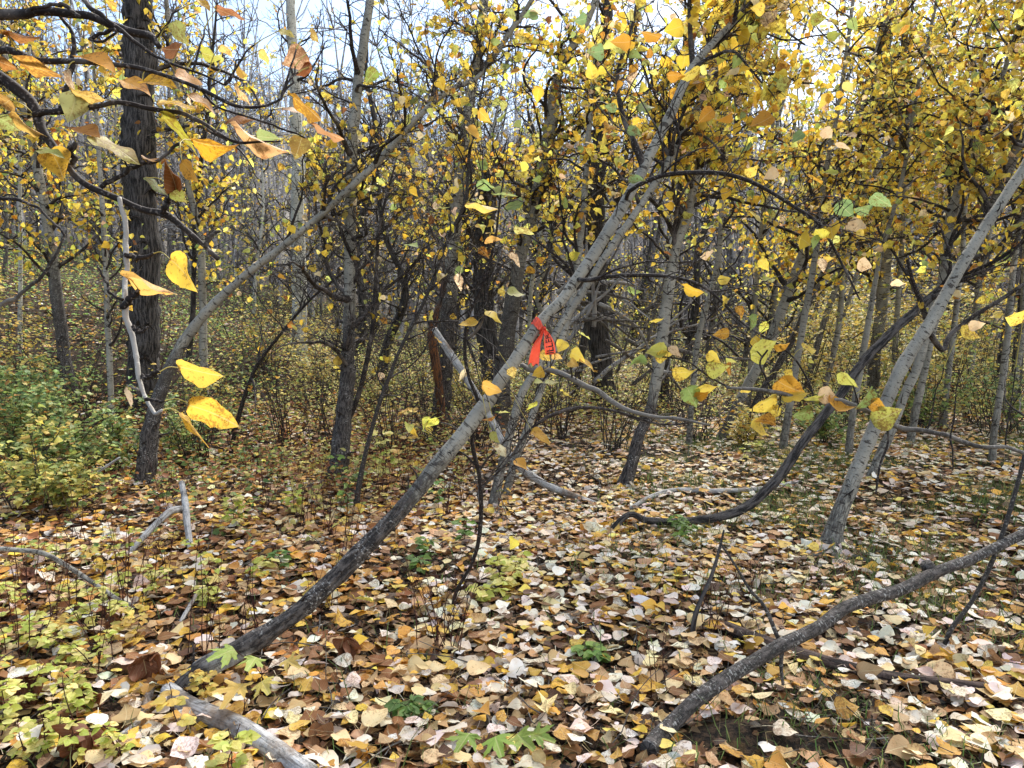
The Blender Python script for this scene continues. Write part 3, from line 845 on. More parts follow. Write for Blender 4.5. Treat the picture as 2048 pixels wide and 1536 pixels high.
poplar("old_poplar", "thick dark furrowed poplar broken off below its crown, behind the ribbon", "snag",
    [(985, 735, 46), (972, 640, 45), (966, 540, 42), (972, 420, 40), (984, 330, 38)], D0=10.0, ext=0, age=(1.0, 9.0), mat=MAT_DARKBARK, seed=20, limbs=9, limb_t=(.4, 1), limb_len=1.2, density=0.2, indiv=0, snag=True, sides=36)
poplar("poplar", "grey poplar leaning right with a blackened fork near its top, above the broken dark trunk", "tree",
    [(1010, 700, 38), (1026, 600, 35), (1040, 520, 34), (1066, 420, 33), (1090, 320, 31), (1105, 230, 29), (1120, 140, 25), (1180, 30, 20)], D0=8.8, ext=1.5, age=(0.55, 0.5), seed=22, limbs=20, limb_t=(.3, 1), limb_len=1.2, density=0.9, indiv=30,
    extra=[([(1095, 290, 18), (1150, 262, 15), (1180, 210, 14), (1200, 120, 13), (1215, 20, 10)], 8.8, 9.0),
           ([(1062, 430, 14), (1040, 400, 13), (1035, 378, 14)], 8.8, 8.6)])
poplar("old_poplar", "dark furrowed poplar right of the ribbon, its foot in deep shade behind the brush pile", "tree",
    [(1204, 745, 44), (1197, 640, 42), (1192, 520, 40), (1190, 400, 38), (1200, 300, 36), (1208, 150, 30)], D0=10.4, ext=2, age=(1.0, 9.0), mat=MAT_DARKBARK, seed=23, limbs=14, limb_len=1.4, density=0.7, indiv=20, sides=36)
poplar("poplar", "slender stem running close beside the ribbon tree, foot right of the S-shaped sapling", "tree",
    [(985, 1022, 26), (1004, 930, 24), (1022, 860, 24), (1042, 790, 24), (1075, 735, 23), (1115, 660, 23), (1165, 585, 24), (1232, 480, 24), (1275, 420, 23), (1325, 345, 22), (1372, 255, 20), (1420, 160, 18), (1450, 60, 15)],
    D1=5.6, ext=1.5, age=(0.45, 0.2), seed=25, limbs=16, limb_t=(.45, 1), limb_len=0.9, density=1.5, indiv=120)
poplar("poplar", "twin slender stem rising just right of the ribbon tree's close neighbour", "tree",
    [(1008, 1000, 22), (1030, 920, 20), (1058, 850, 20), (1088, 760, 20), (1130, 660, 18), (1150, 560, 16), (1165, 440, 14), (1175, 300, 12)], D1=6.2, ext=1.5, age=(0.45, 0.2), seed=26, limbs=14, limb_t=(.4, 1), limb_len=0.9, density=0.8, indiv=60)
poplar("poplar", "grey poplar with a dark rough foot standing behind the curved fallen-looking stem, right of centre", "tree",
    [(1250, 975, 40), (1262, 930, 32), (1278, 870, 30), (1302, 812, 28), (1318, 720, 27), (1335, 600, 25), (1352, 500, 24), (1375, 430, 23), (1400, 320, 20), (1430, 180, 18), (1440, 60, 15)],
    D1=6.6, ext=1.5, age=(0.95, 0.18), seed=28, limbs=22, limb_t=(.3, 1), limb_len=1.1, density=1.8, indiv=120)
poplar("poplar", "grey poplar leaning right behind the yellow leaf clusters, straight and evenly tapered", "tree",
    [(1440, 882, 34), (1478, 805, 30), (1512, 740, 29), (1545, 672, 28), (1570, 600, 27), (1608, 500, 25), (1650, 400, 23), (1700, 280, 20), (1740, 150, 17)],
    D1=8.6, ext=1.5, age=(0.5, 0.15), seed=30, limbs=24, limb_t=(.3, 1), limb_len=1.3, density=1.35, size=.054, indiv=150)
poplar("poplar", "dark slender poplar leaning right just beyond the evenly tapered one", "tree",
    [(1480, 880, 22), (1520, 790, 21), (1580, 690, 20), (1625, 590, 19), (1680, 480, 18), (1760, 330, 16), (1850, 180, 14)], D0=8.8, D1=9.4, ext=1.5, age=(0.7, 0.5), seed=31, limbs=20, limb_t=(.3, 1), limb_len=1.3, density=1.35, size=.054, indiv=80)
poplar("curved_poplar", "dark poplar sweeping up right in one long curve from a foot lying on leaves", "tree",
    [(1255, 1030, 22), (1290, 1040, 25), (1340, 1044, 27), (1420, 1038, 30), (1500, 1010, 34), (1560, 950, 34), (1610, 880, 32), (1680, 790, 32), (1722, 728, 32), (1800, 650, 31), (1865, 592, 30), (1920, 545, 30), (1960, 470, 28), (2000, 380, 26), (2040, 280, 24)],
    D0=4.62, D1=6.0, ext=1.5, age=(1.0, 0.75), mat=MAT_DARKBARK, seed=33, limbs=14, limb_t=(.5, 1), limb_len=1.0, density=1.7, indiv=100, flare=0, lean_floor=.72)
poplar("poplar", "sturdy pale grey poplar with flared white-flecked roots, leaning right in front of its thinner twin", "tree",
    [(1664, 1102, 60), (1668, 1070, 50), (1680, 1030, 44), (1695, 990, 42), (1722, 920, 40), (1762, 828, 38), (1800, 742, 37), (1850, 660, 36), (1892, 588, 35), (1930, 520, 34), (1980, 440, 33), (2022, 375, 32), (2070, 300, 30)],
    D1=4.7, ext=2.0, age=(0.42, 0.16), seed=35, limbs=9, limb_t=(.55, 1), limb_len=1.0, density=1.7, indiv=80, flare=0.8,
    extra=[([(1885, 700, 14), (1900, 670, 12), (1950, 630, 11), (2000, 600, 10), (2060, 560, 9)], 4.6, 4.6),
           ([(1858, 650, 15), (1840, 600, 13), (1825, 560, 10), (1815, 520, 8)], 4.6, 4.5)])
poplar("poplar", "thinner grey twin stem close behind the sturdy flared poplar", "tree",
    [(1738, 960, 27), (1758, 915, 26), (1778, 870, 26), (1806, 800, 25), (1835, 730, 24), (1860, 640, 22), (1885, 560, 20), (1900, 440, 19), (1935, 320, 17), (1990, 200, 15)], D1=6.4, ext=1.5, age=(0.4, 0.2), seed=36, limbs=18, limb_t=(.4, 1), limb_len=1.2, density=1.35, size=.054, indiv=120)
poplar("aspen", "mottled aspen with a dark band low on its stem, beyond the curved dark poplar", "tree",
    [(1745, 790, 26), (1752, 700, 25), (1765, 600, 24), (1775, 480, 22), (1790, 350, 20), (1800, 200, 18)], D0=10, ext=1.5, age=(0.5, 0.3), seed=38, limbs=18, limb_len=1.4, density=1.35, size=.054, indiv=60)
poplar("aspen", "greenish thin aspen standing among the green shrubs by the right edge", "tree",
    [(1935, 800, 15), (1945, 700, 14), (1960, 560, 13), (1990, 400, 12), (2010, 250, 11)], D0=9.5, ext=1.5, age=(0.2, 0.2), seed=39, limbs=18, limb_len=1.3, density=1.35, size=.054, indiv=60)
poplar("grey_sapling", "bent smooth grey sapling crossed by the leaning pole at the lower right", "sapling",
    [(1888, 1305, 17), (1900, 1262, 15), (1945, 1200, 14), (1985, 1120, 13), (2020, 1020, 12), (2045, 930, 11), (2062, 850, 10)], D1=3.1, ext=.6, age=(0.1, 0.1), mat=MAT_GREYTWIG, seed=41, limbs=3, limb_t=(.6, 1), limb_len=.5, density=.3, indiv=10, flare=.2)
poplar("sapling", "dark S-shaped sapling standing in front of the ribbon tree", "sapling",
    [(905, 1232, 12), (912, 1185, 11), (945, 1125, 10), (960, 1060, 10), (960, 960, 9.5), (944, 880, 9.5), (957, 812, 9), (938, 755, 8.5), (930, 700, 8), (935, 640, 7.5), (968, 560, 7), (990, 480, 6), (1000, 400, 4)],
    D1=2.9, ext=.25, age=(0.3, .3), mat=MAT_TWIG, seed=43, limbs=7, limb_t=(.35, .95), limb_len=.42, density=0.35, indiv=20, flare=.2,
    extra=[([(960, 980, 8), (1010, 930, 6), (1055, 865, 8), (1100, 832, 9), (1160, 815, 9), (1230, 822, 7), (1330, 850, 5), (1420, 835, 3)], 3.3, 3.4),
           ([(950, 880, 5), (900, 850, 4), (850, 842, 3)], 3.1, 3.0)])
poplar("sapling", "slim green-grey sapling left of the S-shaped one, crossing the ribbon tree's stem", "sapling",
    [(718, 968, 13), (735, 890, 12), (765, 790, 11), (800, 700, 10), (850, 600, 10), (895, 480, 9), (930, 400, 8), (940, 300, 7)], D0=5.0, D1=5.0, ext=.8, age=(0.1, .1), mat=MAT_GREYTWIG, seed=44, limbs=14, limb_len=.7, density=.45, indiv=30)
poplar("sapling", "slim dark sapling slanting up to the right past the foot of the cream aspen", "sapling",
    [(478, 830, 12), (510, 740, 11), (560, 670, 10), (620, 600, 10), (680, 550, 9), (760, 470, 7)], D0=7.0, D1=6.6, ext=.7, age=(0.5, .5), mat=MAT_TWIG, seed=45, limbs=14, limb_len=.8, density=.5, indiv=20)

# ------------------------------------------------------------------ the foreground poplar whose twigs reach in from the left
FG = thing("foreground_poplar", "nearest poplar, its crooked twigs and big spotted leaves reaching in at the left edge", "tree", (-1.45, 1.55, float(ground_z(-1.45, 1.55))))
fg_rng = RS(90)
fg_curves = []
def fg_branch(rows, da, db, mat=MAT_TWIG, tone=.5, parent=FG, store=fg_curves, sides=8, knob=True, n=60):
    e = np.array(rows, float)
    sg = np.linspace(0, 1, len(e))
    w3 = np.array([list(P(x, y, da + (db - da) * q)) + [w / 2 / F_PX * (da + (db - da) * q)] for (x, y, w), q in zip(e, sg)])
    sm = smooth(w3, n)
    r = np.maximum(sm[:, 3], 0.0009)
    if knob:         # leaf scars: the swollen rings of slow grown spurs
        r = r * (1 + 0.14 * np.abs(vn(np.arange(n) * 0.9, np.zeros(n), int(e[0, 0]) % 97)) + 0.10 * (vn(np.arange(n) * .3, np.zeros(n), 5) > .3))
        sm[:, :3] += np.stack([vn(np.arange(n) * .22, np.zeros(n), q + int(abs(e[0, 1]))) for q in range(3)], 1) * sm[:, 3:4] * 0.8
    a = Acc()
    tubes(a, sm[:, :3], r, sides, col=(tone, tone, tone, 1), cap=True, uvs=True, seed=int(abs(e[0, 0])) % 31)
    a.build("branch", mat, parent)
    store.append(sm[:, :3])
    return sm
D = 1.55
# hidden stem outside the frame on the left carries them
a = Acc()
st = smooth(np.array([[-1.45, 1.55, -0.05, .05], [-1.38, 1.6, .7, .042], [-1.34, 1.62, 1.4, .036], [-1.25, 1.64, 2.0, .030], [-1.2, 1.65, 2.9, .022], [-1.18, 1.65, 3.6, .012]]), 90)
c_ = np.zeros((90, 4)); c_[:, 0] = np.linspace(.7, .1, 90); c_[:, 3] = 1
tubes(a, st[:, :3], st[:, 3], 18, col=c_, uvs=True, bark=(.1, .06, .5), seed=4, cap=True)
a.build("trunk", MAT_BARK, FG)
LEFT_X = -1.30 / 1.6
fg_branch([(-330, 60, 34), (-120, 20, 26), (0, 32, 20), (40, 32, 18), (85, 20, 17), (160, 32, 15), (240, 62, 14), (300, 72, 13), (320, 92, 9)], 1.6, D)
fg_branch([(-330, 160, 30), (-100, 115, 18), (0, 104, 13), (60, 118, 13), (140, 126, 10), (230, 128, 9), (290, 141, 8), (340, 156, 7), (400, 178, 7), (470, 210, 6), (530, 212, 5), (562, 198, 4)], 1.6, 1.45)
fg_branch([(-330, 210, 34), (-100, 120, 22), (0, 152, 20), (35, 185, 20), (62, 220, 19), (85, 262, 17), (108, 298, 14), (130, 335, 12), (160, 360, 12), (240, 396, 12), (290, 421, 12), (330, 432, 12), (380, 468, 10), (410, 492, 8), (438, 515, 10)], 1.6, 1.5)
fg_branch([(72, 232, 14), (95, 222, 12), (140, 224, 11), (200, 215, 9), (240, 206, 8), (300, 216, 9), (350, 222, 8), (400, 245, 7), (440, 268, 6), (480, 286, 5), (560, 282, 3)], 1.57, 1.5)
fg_branch([(160, 35, 8), (120, 10, 7), (60, 20, 6)], D, D)
fg_branch([(165, -5, 9), (205, 35, 8), (240, 60, 7), (290, 100, 6), (330, 122, 5), (400, 148, 4), (450, 170, 3)], D, 1.5)
fg_branch([(145, 340, 9), (148, 315, 9), (143, 300, 12), (150, 285, 8)], 1.56, 1.56)
fg_branch([(322, 432, 10), (335, 400, 10), (345, 372, 8)], 1.52, 1.5)
fg_branch([(200, 372, 9), (240, 352, 8), (280, 330, 7), (320, 318, 6), (360, 284, 6)], 1.54, 1.5)
fg_branch([(410, 492, 8), (425, 470, 7), (440, 462, 5)], 1.5, 1.5)
fg_branch([(125, 215, 10), (140, 150, 9), (150, 90, 8), (135, 50, 6), (110, 20, 5)], 1.57, 1.6)
fg_branch([(230, 60, 7), (180, 78, 6), (205, 82, 5), (235, 62, 4)], D, D)
fg_branch([(400, 180, 5), (440, 215, 4), (500, 235, 4), (560, 255, 4), (610, 275, 3)], 1.5, 1.48)
fg_branch([(-40, 390, 8), (30, 400, 6), (80, 420, 5), (130, 470, 4)], 1.6, 1.6)
fg_branch([(-60, 640, 9), (0, 612, 8), (60, 575, 7), (105, 520, 6), (130, 470, 4)], 1.9, 1.9, MAT_GREYTWIG)
# hanging pale stem with the big single leaves
fg_branch([(238, 396, 8), (246, 430, 9), (252, 500, 10), (248, 560, 9), (250, 612, 12), (262, 660, 10), (269, 705, 10), (276, 745, 9), (283, 782, 8), (296, 808, 7), (312, 826, 7), (325, 820, 5)], 1.53, 1.42, MAT_PALETWIG, .95, n=90)
fg_branch([(248, 612, 13), (262, 598, 11), (275, 580, 7)], 1.48, 1.46, tone=.3)
fg_branch([(250, 508, 9), (268, 515, 9), (290, 515, 8), (305, 506, 6)], 1.5, 1.48, tone=.3)
fg_branch([(266, 655, 8), (280, 662, 7), (297, 655, 4)], 1.47, 1.46, tone=.3)
fg_branch([(280, 753, 8), (298, 752, 8), (318, 742, 6)], 1.45, 1.44, tone=.2)
fg_branch([(290, 798, 7), (310, 802, 6), (328, 803, 4)], 1.43, 1.42, tone=.2)
fg_branch([(278, 780, 5), (265, 775, 4), (253, 770, 2)], 1.44, 1.44, MAT_GREYTWIG, .9)
fg_branch([(245, 600, 6), (225, 590, 5), (210, 560, 5), (195, 530, 3)], 1.48, 1.5, tone=.2)

def seen_leaf(parent, curves, x0, y0, x1, y1, w, D, col, rng, tilt=None, name="leaf", stalk=True, lod=None, curl=(-.25, .25), fold=(.1, .4), mat=None, label=None, wave=.05):
    """a leaf read off the photograph: base and tip, apparent width; the blade is turned until it looks that narrow"""
    p0, p1 = P(x0, y0, D), P(x1, y1, D + rng.uniform(-.03, .03))
    yd = p1 - p0; L = np.linalg.norm(yd)
    tc_ = norm(CAM - p0)
    wr = np.clip(w / max(math.hypot(x1 - x0, y1 - y0), 1) / 0.74, 0.12, 1.25)
    side = norm(np.cross(yd, tc_))
    k = min(wr, 1.0)
    up = 1 if rng.uniform() < .5 else -1
    s_ = side * (1 if (side[2] * up) > 0 else -1)
    nr = tc_ * k + s_ * math.sqrt(max(0, 1 - k * k))
    wd = max(1.0, wr)
    o = Acc()
    leaves(o, lod or LOD0N, np.array([p0]), np.array([yd]), np.array([nr]), np.array([L]), np.array([col]) * rng.uniform(.9, 1.1), rng, fold=fold, curl=curl, width=np.array([wd]), wave=wave)
    ob = o.build(name, mat or MAT_LEAF, parent, label=label)
    if stalk and curves:
        allc = np.concatenate(curves); dd = np.linalg.norm(allc - p0, axis=1); i = int(np.argmin(dd))
        if dd[i] < 0.45 and dd[i] > 0.002:
            q = allc[i]; mid = (q + p0) / 2 + np.array([0, 0, dd[i] * .12]) + yd * -.03
            c = smooth(np.array([list(q) + [.0013], list(mid) + [.0010], list(p0) + [.0009]]), 9)
            ac = Acc()
            if dd[i] > .07:      # a spur carries the stalk
                c[:6, 3] = np.linspace(.0026, .0016, 6)
                tubes(ac, c[:6, :3] + np.stack([vn(np.arange(6) * .7, np.zeros(6), k + int(x0)) for k in range(3)], 1) * .006 * np.array([0, 1, 1, 1, 1, 0])[:, None], c[:6, 3], 5, col=(.4, .4, .4, 1)); ac.build("spur_twig", MAT_TWIG, parent)
                ac = Acc(); tubes(ac, c[5:, :3], c[5:, 3], 5, col=(.8, .8, .8, 1))
            else: tubes(ac, c[:, :3], c[:, 3], 5, col=(.8, .8, .8, 1))
            ac.build("leaf_stalk", MAT_STALK, parent)
    return ob
LOD0N = _tmpl([(-0.03, .16), (.03, .26), (.10, .345), (.18, .385), (.27, .395), (.36, .38), (.46, .345), (.56, .295), (.66, .23), (.76, .16), (.86, .09), (.94, .035)], False)
MAT_STALK = plain("leaf_stalk_green", (0.50, 0.42, 0.10), .5, .4, .2)

FL = [(342, 520, 398, 577, 46, (.80, .54, .07)), (258, 556, 356, 590, 24, (.78, .46, .12)), (361, 736, 449, 760, 44, (.70, .50, .08)), (381, 808, 483, 847, 58, (.78, .50, .07)), (362, 827, 417, 898, 9, GOLD),
      (253, 779, 256, 812, 12, (.62, .48, .32)), (164, 110, 238, 142, 28, (.72, .36, .07)), (38, 122, 132, 152, 32, (.72, .38, .07)), (-12, 118, 36, 134, 26, (.45, .2, .05)), (15, 68, 80, 78, 15, (.45, .2, .06)),
      (246, 160, 306, 190, 26, (.70, .36, .06)), (285, 160, 356, 167, 24, (.80, .50, .05)), (352, 146, 406, 172, 26, (.72, .42, .20)), (470, 172, 505, 212, 15, (.75, .52, .24)), (378, 190, 437, 226, 15, (.75, .45, .15)),
      (318, 203, 396, 216, 13, GOLD), (328, 228, 404, 306, 22, (.46, .44, .05)), (385, 283, 482, 300, 34, (.72, .38, .03)), (152, 188, 140, 248, 48, (.44, .44, .17)), (146, 186, 212, 200, 26, (.66, .46, .12)),
      (-2, 236, 42, 262, 34, (.35, .40, .12)), (24, 238, 90, 272, 24, (.68, .42, .10)), (100, 300, 135, 357, 55, (.74, .44, .05)), (78, 298, 132, 310, 18, (.30, .36, .10)), (190, 273, 286, 327, 34, (.55, .50, .12)),
      (140, 256, 206, 276, 20, (.30, .14, .03)), (285, 318, 336, 323, 9, (.66, .34, .04)), (352, 378, 334, 318, 46, (.24, .085, .02)), (364, 325, 402, 366, 28, (.70, .42, .08)), (290, 356, 336, 393, 16, (.26, .34, .11)),
      (344, 380, 372, 406, 30, (.44, .46, .10)), (468, 258, 582, 312, 30, (.74, .44, .20)), (514, 272, 562, 276, 26, (.30, .38, .14)), (604, 274, 590, 320, 40, (.62, .50, .12)), (455, 240, 510, 240, 16, (.42, .2, .05)),
      (588, 195, 645, 242, 28, (.74, .42, .05)), (566, 215, 604, 226, 8, (.74, .48, .22)), (628, 253, 686, 282, 16, (.42, .22, .10)), (612, 108, 566, 132, 50, (.74, .44, .24)), (622, 132, 584, 150, 18, (.34, .12, .05)),
      (434, 16, 492, 42, 18, (.38, .17, .08)), (345, 45, 372, 92, 36, (.40, .42, .12)), (357, 100, 322, 102, 22, (.34, .14, .05)), (404, 106, 442, 116, 24, (.42, .42, .08)), (134, 140, 150, 186, 18, (.62, .50, .34)),
      (440, 92, 470, 120, 16, (.66, .48, .14)), (520, 100, 540, 130, 18, (.62, .46, .12)), (560, 60, 590, 74, 14, (.5, .44, .12)), (470, 130, 492, 150, 16, (.7, .5, .1)), (620, 60, 640, 90, 14, (.6, .48, .14)),
      (400, 0, 420, 22, 16, (.8, .5, .05)), (210, 0, 238, 14, 18, (.8, .56, .1)), (0, 60, 22, 72, 14, (.6, .3, .05)), (20, 200, 0, 214, 20, (.6, .36, .1))]
for i, (x0, y0, x1, y1, w, c) in enumerate(FL):
    crump = i == 27
    seen_leaf(FG, fg_curves, x0, y0, x1, y1, w, 1.47 + (0.06 if y0 < 320 else 0) + fg_rng.uniform(-.03, .03), c, fg_rng, curl=(-.9, .9) if crump else (-.16, .16), fold=(.8, 1.0) if crump else (.0, .22),
              wave=.2 if crump else .05, mat=MAT_BIGLEAF, label="shrivelled brown leaf standing up on a spur" if crump else None)

# leaves hanging on the S-shaped sapling and on twigs in the middle
sap = [o for o in THINGS if o.name.startswith("sapling")][0]
mid_curves = []
def mid_branch(rows, D0, D1=None, parent=sap, **k):
    return fg_branch(rows, D0, D1 or D0, parent=parent, store=mid_curves, n=40, **k)
mid_branch([(1000, 400, 4), (985, 380, 3), (968, 366, 2)], 2.9)
mid_branch([(1003, 412, 3), (1030, 400, 2.5), (1050, 404, 2)], 2.9)
mid_branch([(935, 680, 6), (965, 640, 5), (980, 560, 4), (1015, 520, 3)], 2.95)
ML = [(955, 365, 991, 376, 20, (.24, .36, .12)), (985, 389, 1036, 391, 11, (.34, .4, .14)), (1045, 404, 1006, 419, 20, (.26, .36, .13)), (933, 407, 1006, 421, 10, (.72, .52, .12)), (1030, 453, 1070, 466, 16, (.52, .5, .16)), (970, 481, 1006, 475, 13, (.72, .42, .12)),
      (972, 622, 1006, 646, 13, YEL), (1015, 585, 1052, 592, 15, (.52, .55, .2)), (1020, 736, 1031, 756, 18, (.7, .55, .16)), (965, 770, 1004, 785, 26, (.74, .44, .1)), (1064, 862, 1104, 886, 21, (.72, .44, .08)), (1030, 921, 1058, 941, 18, (.74, .42, .09)),
      (998, 888, 1011, 914, 19, (.5, .48, .34)), (935, 254, 956, 280, 19, (.74, .44, .08)), (958, 221, 983, 246, 20, (.62, .34, .05)), (753, 140, 728, 166, 26, (.26, .34, .07)), (980, 868, 1000, 885, 14, (.5, .52, .14))]
for (x0, y0, x1, y1, w, c) in ML:
    seen_leaf(sap, mid_curves, x0, y0, x1, y1, w, 2.9, c, fg_rng)

# the lichened branch of the ribbon tree, and the arching twig with clustered leaves at the right
rt_curves = []
fg_branch([(1040, 728, 9), (1062, 738, 10), (1100, 742, 10), (1135, 752, 10), (1180, 775, 10), (1230, 806, 10), (1280, 826, 8), (1350, 838, 6), (1420, 850, 4)], 3.12, 2.75, MAT_GREYTWIG, .75, ribbon_tree, rt_curves, 8)
fg_branch([(1102, 742, 6), (1085, 760, 4), (1070, 785, 3)], 3.08, 3.0, MAT_TWIG, .5, ribbon_tree, rt_curves, 6)
CL = [(1128, 682, 1117, 706, 28, YEL), (1142, 705, 1172, 719, 24, YEL), (1140, 723, 1156, 736, 20, (.74, .5, .14)), (1082, 704, 1102, 722, 20, (.74, .52, .1)), (1104, 708, 1126, 715, 15, (.72, .46, .14)), (1098, 734, 1112, 752, 15, YEL),
      (1090, 765, 1119, 766, 9, (.5, .54, .2)), (1085, 764, 1066, 763, 9, (.5, .54, .2)), (1160, 722, 1190, 740, 10, (.7, .48, .14))]
for (x0, y0, x1, y1, w, c) in CL:
    seen_leaf(ribbon_tree, rt_curves, x0, y0, x1, y1, w, 3.10 if x0 < 1130 and y0 < 750 else 2.82, c, fg_rng)

ARC = thing("arching_sapling", "arching sapling with clusters of yellow and green leaves, rooted beyond the right edge", "sapling", (2.35, 2.5, float(ground_z(2.35, 2.5))))
arc_c = []
r0 = P(2010, 892, 2.45)
a = Acc()
stp = smooth(np.array([[2.35, 2.5, float(ground_z(2.35, 2.5)) - .04, .012], [2.25, 2.5, .35, .010], [2.0, 2.48, .75, .008], list(r0) + [.006]]), 40)
tubes(a, stp[:, :3], stp[:, 3], 8, col=(.7, .7, .7, 1)); a.build("stem", MAT_GREYTWIG, ARC)
fg_branch([(2010, 892, 7), (1960, 890, 8), (1900, 872, 9), (1850, 864, 9), (1800, 856, 9), (1765, 838, 9), (1720, 815, 9), (1665, 802, 9), (1600, 797, 9), (1560, 786, 8), (1500, 780, 7), (1455, 776, 5)], 2.45, 2.4, MAT_GREYTWIG, .6, ARC, arc_c, 8)
for rows in ([(1460, 776, 5), (1430, 760, 4), (1400, 740, 4), (1370, 722, 3), (1320, 712, 3)], [(1770, 840, 5), (1776, 880, 4), (1760, 930, 4), (1752, 990, 3)], [(1630, 800, 5), (1620, 770, 4), (1590, 720, 4), (1560, 690, 3)],
             [(1545, 782, 4), (1520, 730, 4), (1535, 700, 3)], [(1900, 872, 4), (1905, 900, 3), (1906, 935, 2)], [(1720, 815, 4), (1712, 790, 3), (1705, 770, 2)]):
    fg_branch(rows, 2.42, 2.4, MAT_TWIG, .4, ARC, arc_c, 6, n=24)
for (x, y, s_, c) in [(1275, 725, 28, 'g'), (1310, 703, 36, 'l'), (1330, 712, 26, 'y'), (1370, 745, 40, 'y'), (1415, 774, 44, 'y'), (1385, 795, 36, 'g'), (1437, 736, 38, 'l'), (1350, 706, 26, 'p'), (1430, 715, 26, 'y'), (1530, 697, 48, 'l'), (1565, 690, 26, 'o'),
                      (1526, 808, 48, 'y'), (1580, 775, 44, 'o'), (1590, 792, 40, 'y'), (1625, 797, 34, 'l'), (1604, 828, 34, 'g'), (1676, 818, 42, 'o'), (1700, 760, 40, 'l'), (1728, 797, 40, 'g'), (1776, 832, 52, 'l'), (1755, 812, 28, 'o'), (1530, 840, 34, 'o'),
                      (1520, 862, 34, 'y'), (1655, 790, 28, 'p'), (1442, 668, 26, 'o'), (1620, 700, 24, 'y'), (1940, 668, 32, 'y'), (1955, 650, 28, 'p'), (2028, 635, 30, 'y'), (1575, 760, 30, 'y'), (1545, 820, 26, 'y'), (1405, 790, 24, 'o')]:
    cc = {'g': (.30, .42, .12), 'l': (.56, .56, .12), 'y': YEL, 'o': (.66, .36, .05), 'p': PEACH}[c]
    th_ = fg_rng.uniform(-0.5, 1.1) if fg_rng.uniform() < .7 else fg_rng.uniform(2.2, 3.6)
    s_ *= 1.25; dx, dy = math.cos(th_) * s_ / 2, math.sin(th_) * s_ / 2
    seen_leaf(ARC, arc_c, x - dx, y - dy, x + dx, y + dy, s_ * fg_rng.uniform(.35, .85), 2.4, cc, fg_rng)
# clear green leaves hanging nearer than the yellow crowns: they belong to the arching limb of the ribbon tree
for (x, y, s_, c) in [(1270, 265, 32, 'g'), (1190, 105, 34, 'g'), (1275, 362, 34, 'g'), (1220, 215, 26, 'g'), (1764, 402, 44, 'g'), (1722, 418, 34, 'g'), (1692, 420, 42, 'g'), (1706, 455, 42, 'p'), (1690, 292, 30, 'p'), (1492, 296, 28, 'g'), (1594, 275, 30, 'g'),
                      (1638, 38, 32, 'l'), (1670, 72, 30, 'l'), (1355, 150, 40, 'o'), (1410, 232, 40, 'o'), (1448, 236, 36, 'o'), (1522, 244, 48, 'o'), (1240, 85, 40, 'o'), (1300, 70, 40, 'o'), (1376, 150, 44, 'y'), (1540, 350, 34, 'p'), (1655, 268, 26, 'p'),
                      (1700, 270, 26, 'p'), (1730, 530, 30, 'p'), (1800, 565, 34, 'p'), (1410, 510, 26, 'p'), (1530, 530, 30, 'y'), (1540, 560, 26, 'l'), (1450, 560, 26, 'y'), (1160, 40, 26, 'g'), (1060, 30, 30, 'g'), (1075, 22, 28, 'p'), (1660, 345, 30, 'l')]:
    cc = {'g': (.24, .36, .14), 'l': (.48, .52, .10), 'y': YEL, 'o': (.60, .30, .04), 'p': PEACH}[c]
    th_ = fg_rng.uniform(-0.4, 0.9) if fg_rng.uniform() < .6 else fg_rng.uniform(2.4, 3.4)
    dx, dy = math.cos(th_) * s_ / 2, math.sin(th_) * s_ / 2
    seen_leaf(ribbon_tree, rt_curves + [RT[::4, :3]], x - dx, y - dy, x + dx, y + dy, s_ * fg_rng.uniform(.3, .8), 3.0, cc, fg_rng)

# leaves drifted against the feet of the stems
dr = RS(66); A = Acc()
for o in list(THINGS):
    if not (o.name.startswith(('poplar', 'leaning_poplar', 'sapling', 'grey_sapling', 'curved', 'slim'))): continue
    bx, by = o['_o'][0], o['_o'][1]
    if by > 7.5 or by < 1.5: continue
    m = 46; a_ = dr.uniform(0, 6.283, m); rr_ = .05 + np.abs(dr.normal(0, .07, m))
    x_, y_ = bx + np.cos(a_) * rr_, by + np.sin(a_) * rr_
    pos = np.column_stack([x_, y_, ground_z(x_, y_) + .02 + np.maximum(0, .06 - rr_ * .4) * dr.uniform(.2, 1, m)])
    t_ = dr.uniform(0, 6.283, m)
    leaves(A, LOD1, pos, np.column_stack([np.cos(t_), np.sin(t_), dr.normal(.1, .35, m)]), np.column_stack([np.cos(a_) * .7 + dr.normal(0, .3, m), np.sin(a_) * .7 + dr.normal(0, .3, m), np.ones(m)]), np.clip(dr.normal(.055, .014, m), .03, .09), palette(dr, m, *LITTER), dr, fold=(-.2, .4), curl=(-.4, .4))
A.build("leaf_drifts", MAT_LITTER, ground, kind='stuff')

